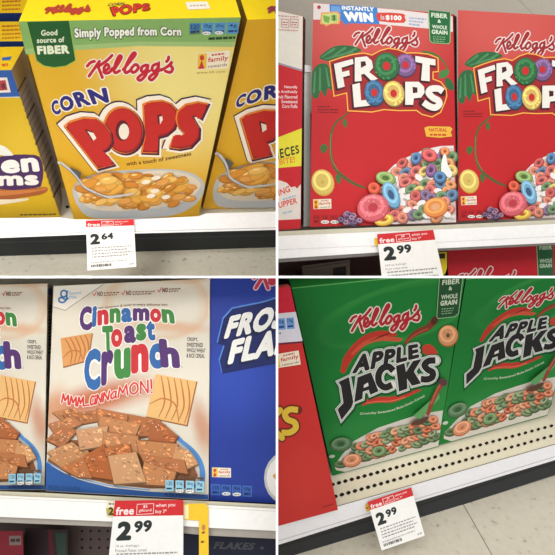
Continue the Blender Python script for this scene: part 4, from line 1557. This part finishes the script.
p = Part(BL, BL.face(.0155), h0=0)
p.solid([(183.6, 503.8), (205.6, 503.2), (208.4, 508), (208.8, 580), (199, 580), (199, 520.6), (183.6, 519.4)], .0012, [(238, 196, 48), (214, 170, 40)])
p.build('strip', t)
p = Part(BL, BL.face(.0155))
p.poly([(183.8, 505), (188.6, 504.9), (188.6, 519), (183.8, 518.6)], (246, 232, 176))
p.ell(203.6, 527.5, 2, 3, (196, 130, 70))
p.words(202, 534, 206, 533, 2.2, (150, 90, 50), 3)
p.words(201, 543, 205, 542.6, 2, (120, 70, 40), 4)
p.build('strip_print', t)
t = root('shelf_label', BL.hit(110, 516, *BL.face(.012)), 'small label with a dark 2 on yellow, half hidden left of the lower left tag', 'label')
p = Part(BL, BL.face(.0155), h0=0)
p.solid([(107.2, 501), (117, 501.4), (117, 517.4), (106, 516.8)], .001, [(236, 228, 200), (214, 200, 160)])
p.poly([(105.6, 508), (116.6, 508.6), (116.6, 516.4), (107.6, 516)], (232, 214, 64))
p.build('card', t)
p = Part(BL, BL.face(.0155))
p.text('2', [(108.4, 515), (113.6, 515.2)], [(108.6, 507), (113.8, 507.2)], (70, 66, 44), .05)
p.words(108.6, 504.8, 113.8, 505, 2, (120, 130, 110), 3)
p.build('label_print', t)

# --- wall behind
p = Part(BL, BL.face(-.085), h0=0)
p.solid([(-60, 240), (340, 240), (340, 505), (-60, 505)], .01, [(226, 221, 200)])
o = p.build('wall_back')
tag(o, kind='structure')

price_tag(BL, [(114.9, 500.6), (183.4, 499.8), (183.2, 566), (107.6, 568)], .02, '2', '99',
          'white price tag reading 2.99 with a red header, under the multicoloured lettering box', (.31, .6), .235, ('10 oz. Kellogg\'s', 'Frosted Flakes cereal'))
# ================================================================== lower right display: green apple ring cereal
BR = Display((0.06062, 0.78182, -0.27734), (0.98497, 0.04968, 0.16543), (-0.1171, -0.51203, 0.85095),
             (0.12698, -0.85753, -0.49852), False, False)
APPLE_Q = [(291.6, 287.6), (466, 270.2), (438.5, 446.5), (332.8, 475.5)]
APPLE_FRONT = mat_wash('apple_carton_front', (14, 122, 46), [
    (400, 310, 90, 26, -14, (56, 150, 66), .6, True), (350, 430, 70, 26, -18, (40, 136, 62), .7, False), (440, 390, 26, 60, 20, (50, 142, 66), .7, False), (330, 330, 60, 40, 0, (16, 114, 44), .6, False)])


def apple_box(Q, z, label, badge):
    D = BR
    pl = D.face(z)
    R = homography(APPLE_Q, Q) if Q is not APPLE_Q else None
    b = root('cereal_box', mid(D, Q, z), label, 'cereal box', 'green apple ring cereal boxes')
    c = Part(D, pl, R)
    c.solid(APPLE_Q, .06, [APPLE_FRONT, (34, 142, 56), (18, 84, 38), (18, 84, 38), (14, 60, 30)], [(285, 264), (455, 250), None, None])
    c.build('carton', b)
    p = Part(D, pl, R)
    p.stroke([(292, 288.2), (466, 270.8)], 1.1, (96, 176, 92), sm=0, cap=False)  # pale green line along the top front edge
    p.build('front_edge', b, 'pale top edge')
    script(D, pl, R, b, (350.5, 309), (421, 301.3), (350.5, 335.8), (178, 32, 44), (232, 222, 208), 18, 34)
    # cinnamon swooshes
    p = Part(D, pl, R)
    rd = (190, 52, 38)
    p.stroke([(343, 371), (347, 360), (355, 349), (367, 339), (381, 334.4), (395, 334.4)], [5, 8, 9, 9, 8, 4], rd)
    p.stroke([(352, 354), (364, 344), (380, 338.6), (398, 339.6), (402, 338.6)], [2, 4, 5, 4, 1], (206, 84, 56))
    p.stroke([(370, 341), (382, 336), (394, 331.6)], [.5, 1.6, .6], (120, 28, 24))
    p.build('swoosh_print', b)
    p = Part(D, pl, R)
    p.stroke([(405.7, 343), (412, 336), (420, 331), (428, 327.6), (434.6, 320.6)], [3, 5, 6, 6, 7], (128, 54, 34))
    p.stroke([(406, 343), (412, 337), (420, 332), (428, 328.6)], 1.4, (178, 78, 50))
    p.ell(434.6, 320.4, 3.4, 4.6, (84, 40, 28), 30)
    p.build('cinnamon_stick_print', b)
    p = Part(D, pl, R)
    p.poly([(422, 349), (424, 345), (430, 344.4), (435, 348), (437.6, 354.6), (430, 355.4), (423, 353)], (200, 62, 44), sm=2)
    p.build('swoosh_print', b)
    p = Part(D, pl, R)
    p.stroke([(363, 405), (368, 401.6), (378, 399.8), (391, 399.6), (405, 395.4), (420, 390)], [2, 5, 6, 6, 5, 2], (196, 54, 42))
    p.stroke([(366, 403), (378, 401.4), (392, 400.8), (405, 397)], 1, (226, 110, 80))
    p.build('swoosh_print', b)
    # lettering
    tf = lambda L_, ox, oy, k: [(ox + x / k, oy + y / k) for x, y in L_]
    J = [(338.4, 382), (349, 377), (353.4, 402), (351.5, 407.5), (341.5, 420), (337.6, 409.5), (343.4, 403), (341, 386)]
    A = [(354.2, 402.4), (357.6, 377.4), (371, 372.2), (378.6, 391.2), (370.4, 394.8), (368.6, 389.8), (363, 391.8), (362.4, 398.8)]
    AH = [(363.8, 385), (368, 382.4), (368.6, 386), (363.8, 388)]
    K = [(396, 366), (404.5, 363), (406, 372), (413, 361), (421.6, 359), (414, 371.5), (421, 383.5), (412, 385.8), (407, 378.5), (407.5, 388.7), (399, 391.7)]
    Cc = [(393.4, 370.8), (388.6, 366.8), (382.4, 368.4), (378.6, 375), (379.4, 383), (385, 387.4), (392, 385)]
    Ss = [(435.4, 360.4), (428.6, 361), (424.6, 365), (427.6, 369.4), (432.6, 372.4), (432, 377.2), (427, 379.4), (420.8, 379)]
    AP = ('APPLE', [(352, 374), (386, 366), (419.4, 357.6)], [(356, 355), (388, 349), (418, 343.6)])
    p = Part(D, pl, R, h0=.0006)
    for c_, g_, sh in (((16, 74, 38), 3.6, (.6, .8)), ((206, 222, 206), 2.3, (0, 0)), ((40, 84, 56), 1.3, (0, 0)), ((226, 224, 216), 1.0, (0, 0))):
        for L_ in (J, A, K):
            p.lump(L_, c_, g_, sh)
        p.stroke(Cc, 6.8 + 2 * g_, c_, shift=sh)
        p.stroke(Ss, 6.6 + 2 * g_, c_, shift=sh)
        p.text(AP[0], AP[1], AP[2], c_, .06 + g_ * .05, 1.04, sh, ref=.06)
    ink = (32, 30, 32)
    p.poly(J, ink)
    p.poly(A, ink, [AH])
    p.poly(K, ink)
    p.stroke(Cc, 6.6, ink, cap=False)
    p.stroke(Ss, 6.4, ink, cap=False)
    p.text(AP[0], AP[1], AP[2], ink, .06, 1.04)
    p.build('logo_lettering', b, 'black jagged lettering with a white edge')
    p = Part(D, pl, R)
    p.text('Crunchy Sweetened Multi-Grain Cereal', [(360, 415.4), (385, 413.4), (405, 407.4), (425, 397.4)], [(360, 412.6), (384.6, 410.4), (404, 404.6), (423.8, 394.6)], (206, 214, 190), .02)
    p.build('description_print', b)
    # bowl
    p = Part(D, pl, R, dh=.000008)
    p.poly([(336, 470), (334.4, 465.6), (342, 455), (354, 441), (377.6, 428), (400, 420.4), (413, 416.4), (433, 412), (443, 410.4), (438.3, 446), (345, 471.8)], (214, 208, 196))
    r = random.Random(12)
    oc = [(222, 124, 84), (226, 140, 98), (212, 106, 68), (116, 142, 92), (92, 122, 78), (230, 150, 108), (142, 158, 112)]
    pts = []
    for i in range(11):
        for j in range(20):
            x = 338 + j * 5.3 + (i % 2) * 2.6
            y = 470 - i * 6.2 - (x - 340) * .27
            lo = 470 - (x - 338) * .28
            up = 459 - (x - 338) * .98 if x < 356 else (441 - (x - 356) * .5 if x < 380 else 429 - (x - 380) * .3)
            if y < up + 3 or y > lo - 2 or x > 439 - (y - 412) * .1:
                continue
            pts.append((x + r.uniform(-1.6, 1.6), y + r.uniform(-1.2, 1.2)))
    for x, y in pts:
        if r.random() < .1:
            p.ell(x, y, 4.4, 2.2, (230, 226, 216), -16, n=10)
            continue
        ring(p, x, y, r.uniform(4.6, 6.6), r.uniform(2.7, 4), r.choice(oc), r.uniform(-50, 15), r.choice((.34, .22, .28)))
    ring(p, 352, 460, 9.5, 6.4, (226, 142, 100), -14, .22, (186, 100, 64), (190, 110, 70))
    ring(p, 379, 451, 7.6, 5.4, (112, 146, 92), -14, .3)
    ring(p, 341, 444, 11, 7, (86, 124, 82), -10, .34, (58, 96, 58), (46, 92, 54))
    p.ell(332, 456.4, 3, 1.7, (190, 206, 180), -8)
    p.build('bowl_picture', b, 'printed picture of orange and green rings in milk')
    p = Part(D, pl, R, h0=.0062)
    p.poly([(437, 386), (433, 398), (413, 416), (420, 419), (440, 398)], (92, 160, 92))
    p.stroke([(442, 383.6), (438, 390), (434, 398), (430.6, 406), (428, 414)], [5, 4.4, 4.2, 4, 3.6], (148, 66, 46))
    p.stroke([(440.6, 384), (436, 392), (431, 404)], 1, (196, 110, 80))
    p.ell(443, 382.4, 4.6, 3.6, (92, 54, 62), 20)
    p.poly([(410, 424), (417, 420.6), (428, 416), (426, 421.6), (418, 425.6)], (88, 60, 44), sm=2)
    p.build('cinnamon_stick_print', b)
    if badge:
        p = Part(D, pl, R, h0=.0012)
        ring(p, 448, 335.4, 10, 11, (224, 146, 92), 20, .2, (170, 96, 54), (110, 84, 50))
        for i in range(24):
            t, k = r.uniform(0, 6.28), r.uniform(.35, .92)
            p.ell(448 + math.cos(t) * 9 * k, 335.4 + math.sin(t) * 10 * k, .9, .6, (238, 180, 130), r.uniform(0, 180), n=6)
        p.build('loose_ring_print', b)
        p = Part(D, pl, R, h0=.0012)
        q = [(439.8, 272), (463.6, 270), (458.6, 313.6), (454.6, 316.8), (438, 318.6), (436.8, 316.4)]
        p.poly(q, (28, 78, 44))
        p.stroke([q[0], q[5], q[4], q[3], q[2], q[1]], .7, (156, 190, 140), sm=0)
        g = (206, 218, 190)
        p.text('FIBER', [(442, 285.2), (459.6, 283.6)], [(442.6, 280), (460.2, 278.4)], g, .03)
        p.text('&', [(448.6, 290.4), (452, 290.2)], [(448.8, 286.6), (452.2, 286.4)], g, .03)
        p.text('WHOLE', [(441, 299.6), (457.4, 298)], [(441.4, 295), (457.8, 293.4)], g, .03)
        p.text('GRAIN', [(440.2, 306), (456.8, 304.4)], [(440.6, 300.8), (457.4, 299.2)], g, .05)
        for i in range(3):
            p.words(441.6, 309.6 + i * 2.4, 454 - i, 308.6 + i * 2.4, 1, (140, 176, 130), 3 + i)
        p.build('fiber_badge', b, 'dark green fiber badge')
    return b


apple_box(APPLE_Q, 0.0, 'green cereal box with the fiber badge, left of the other green box', True)
BD = deck_normal(BR, APPLE_Q)
apple_box([(466, 279), (594, 262.5), (547.5, on_deck(BR, BD, 547.5, -.001)), (438.7, on_deck(BR, BD, 438.7, -.001))], -.001,
          'green cereal box cut off by the right edge of the photo', False)

# --- red box at the front left
dk = deck_normal(BR, APPLE_Q)
zf = (BR.hit(310, 513.4, *dk) - BR.o).dot(BR.ez) + .007
Q = [(206, 297), (290.2, 286.6), (338, on_deck(BR, dk, 338, zf)), (240, on_deck(BR, dk, 240, zf))]
b = root('cereal_box', (BR.hit(*Q[2], *BR.face(zf)) + BR.hit(*Q[3], *BR.face(zf))) / 2, 'red cereal box with yellow letters at the shelf edge, left of the green boxes', 'cereal box')
pl = BR.face(zf)
p = Part(BR, pl)
p.solid(Q, .05, [mat_wash('red_carton_front', (198, 46, 42), [(300, 470, 40, 60, 0, (206, 58, 46), .6, False)]), (206, 40, 52), (120, 24, 30), (120, 24, 30), (110, 22, 28)], [(214, 292), (288, 284), None, None])
p.build('carton', b)
p = Part(BR, pl)
p.poly([(206, 298), (290.3, 287), (295.6, 312), (206, 318)], (206, 32, 56))
p.poly([(206, 318), (278, 313.6), (295.8, 311.8), (302.6, 341), (278, 343), (206, 350)], (218, 216, 224))
p.stroke([(206, 352), (278, 344.2), (303, 342)], 1.4, (70, 40, 66), sm=0, cap=False)
p.build('white_band', b, 'white band near the top of the front')
bx = [[(x, y), (x + 7.4, y - .6), (x + 8.6, y + 10.6), (x + .8, y + 11.2)] for x, y in ((268, 319.4), (277.4, 318.7), (286.2, 318))]
nutrition(BR, pl, None, b, bx, (112, 156, 212), (40, 60, 120), ('100', '0g', '15g'), extra=[(270, 335, 281, 334, 1.6, (120, 110, 130), 4)])
sticker(BR, pl, None, b, [(270, 355.4), (298.6, 350.4), (300.8, 364.4), (272, 369)])
p = Part(BR, pl, h0=.0003)
for c_, w in (((110, 40, 26), 9), ((224, 190, 62), 6)):
    p.stroke([(298, 410), (290, 409.4), (285, 413.6), (287.6, 419.4), (294.4, 422.4), (295.6, 428), (290, 432.4), (281.6, 432.6)], w, c_, cap=w > 7)
    p.stroke([(266, 410), (270, 440)], w, c_)
    p.stroke([(280, 410), (270, 424), (282, 438)], w, c_)
p.build('title_lettering', b, 'yellow lettering with a brown edge')
p = Part(BR, pl)
p.words(323, 507.6, 334, 504.6, 1.3, (130, 30, 28), 4)
p.build('fine_print', b)

# --- shelf with two rows of punched holes
dk = deck_normal(BR, APPLE_Q)
s = root('store_shelf', mid(BR, APPLE_Q, 0), 'cream shelf with two rows of punched holes, under the green boxes', 'shelf', 'store shelves')
D0 = (dk[0] - dk[1] * .0025, dk[1])
p = Part(BR, D0, h0=0)
front = [(250, 531), (338, 506), (415, 484), (580, 437)]
p.solid(front + [(580, 380), (250, 466)], .004, [(246, 238, 212), (200, 192, 168)])
p.h = .0002
for (x0, y0, x1, y1, n) in ((339, 482.8, 551.4, 425.8, 34), (342, 494.6, 551, 436, 33)):
    a_, b_ = BR.hit(x0, y0, *D0), BR.hit(x1, y1, *D0)
    for i in range(-2, n + 4):
        w_ = a_.lerp(b_, i / (n - 1)) - EYE
        x, y = PP + FPX * w_.x / w_.y, PP - FPX * w_.z / w_.y
        k = 2.15 - .5 * i / n
        p.poly([(x - k * 1.15, y + .3), (x, y - k * .95), (x + k * 1.15, y - .3), (x, y + k * .95)], (34, 28, 28), sm=2)
p.stroke(front, .8, (140, 130, 112), sm=0, cap=False)
p.build('deck', s, 'cream deck with punched holes')
fa, fb = BR.hit(*front[0], *D0), BR.hit(*front[3], *D0)
rn = (fb - fa).cross(dk[1]).normalized()
if rn.dot(BR.ez) < 0:
    rn = -rn
p = Part(BR, (fa + rn * .001, rn), h0=0)
p.solid([(250, 531.4), (338, 506.4), (415, 484.4), (580, 437.4), (580, 451.6), (552.6, 460.8), (415, 502.2), (370, 516), (278, 545), (250, 553)], .01, [(242, 241, 244), (222, 221, 224)])
p.h = .0002
p.stroke([(250, 549.6), (370, 513), (415, 499.6), (580, 449)], .8, (200, 200, 206), sm=0, cap=False)
p.build('price_rail', s, 'white price rail')
p = Part(BR, (fa - rn * .012, rn), h0=0)
p.solid([(250, 548), (370, 512), (415, 499), (580, 448), (580, 466.6), (552.6, 475.8), (420, 518.6), (309, 552), (250, 570)], .02, [(46, 48, 52), (36, 38, 42)])
p.h = .0002
p.stroke([(250, 556), (415, 507), (580, 455)], .8, (30, 32, 36), sm=0, cap=False)
p.build('kick_plate', s, 'dark grey kick plate')
ka, kb = BR.hit(250, 568.4, fa - rn * .012, rn), BR.hit(580, 469.6, fa - rn * .012, rn)
fl = (ka, (kb - ka).cross(rn).normalized())
p = Part(BR, fl, h0=0)
p.solid([(250, 556), (580, 460), (640, 470), (640, 640), (250, 640)], .004, [mat_floor('vinyl_tile_light', (214, 206, 186), (160, 150, 130))])
p.h = .0002
p.stroke([(463, 504), (500, 569)], .7, (120, 112, 100), sm=0, cap=False)
o = p.build('floor')
tag(o, kind='structure')
p = Part(BR, BR.face(-.1), h0=0)
p.solid([(200, 200), (640, 200), (640, 420), (200, 470)], .01, [(44, 30, 30)])
o = p.build('wall_back')
tag(o, kind='structure')

price_tag(BR, [(367.6, 501.8), (411.2, 487.4), (424.8, 535.6), (381.6, 550.6)], (BR.hit(389, 494.6, fa + rn * .004, rn), (rn + dk[1] * .9).normalized()), '2', '99',
          'white price tag reading 2.99, hanging tilted below the punched cream shelf', (.27, .52), .17)
t = root('shelf_label', BR.hit(367, 510, fa + rn * .0025, rn), 'small yellow sticker peeking out behind the tilted lower right price tag', 'label')
p = Part(BR, (fa + rn * .0025, rn), h0=0)
p.solid([(365.6, 504.6), (371, 503), (371.6, 511), (367, 511.6), (365.4, 508.6)], .001, [(226, 190, 60), (200, 160, 50)])
p.build('card', t)
p = Part(BR, (fa + rn * .0025, rn))
p.words(366.4, 509, 369, 508.4, 1.6, (200, 90, 60), 3)
p.build('label_print', t)
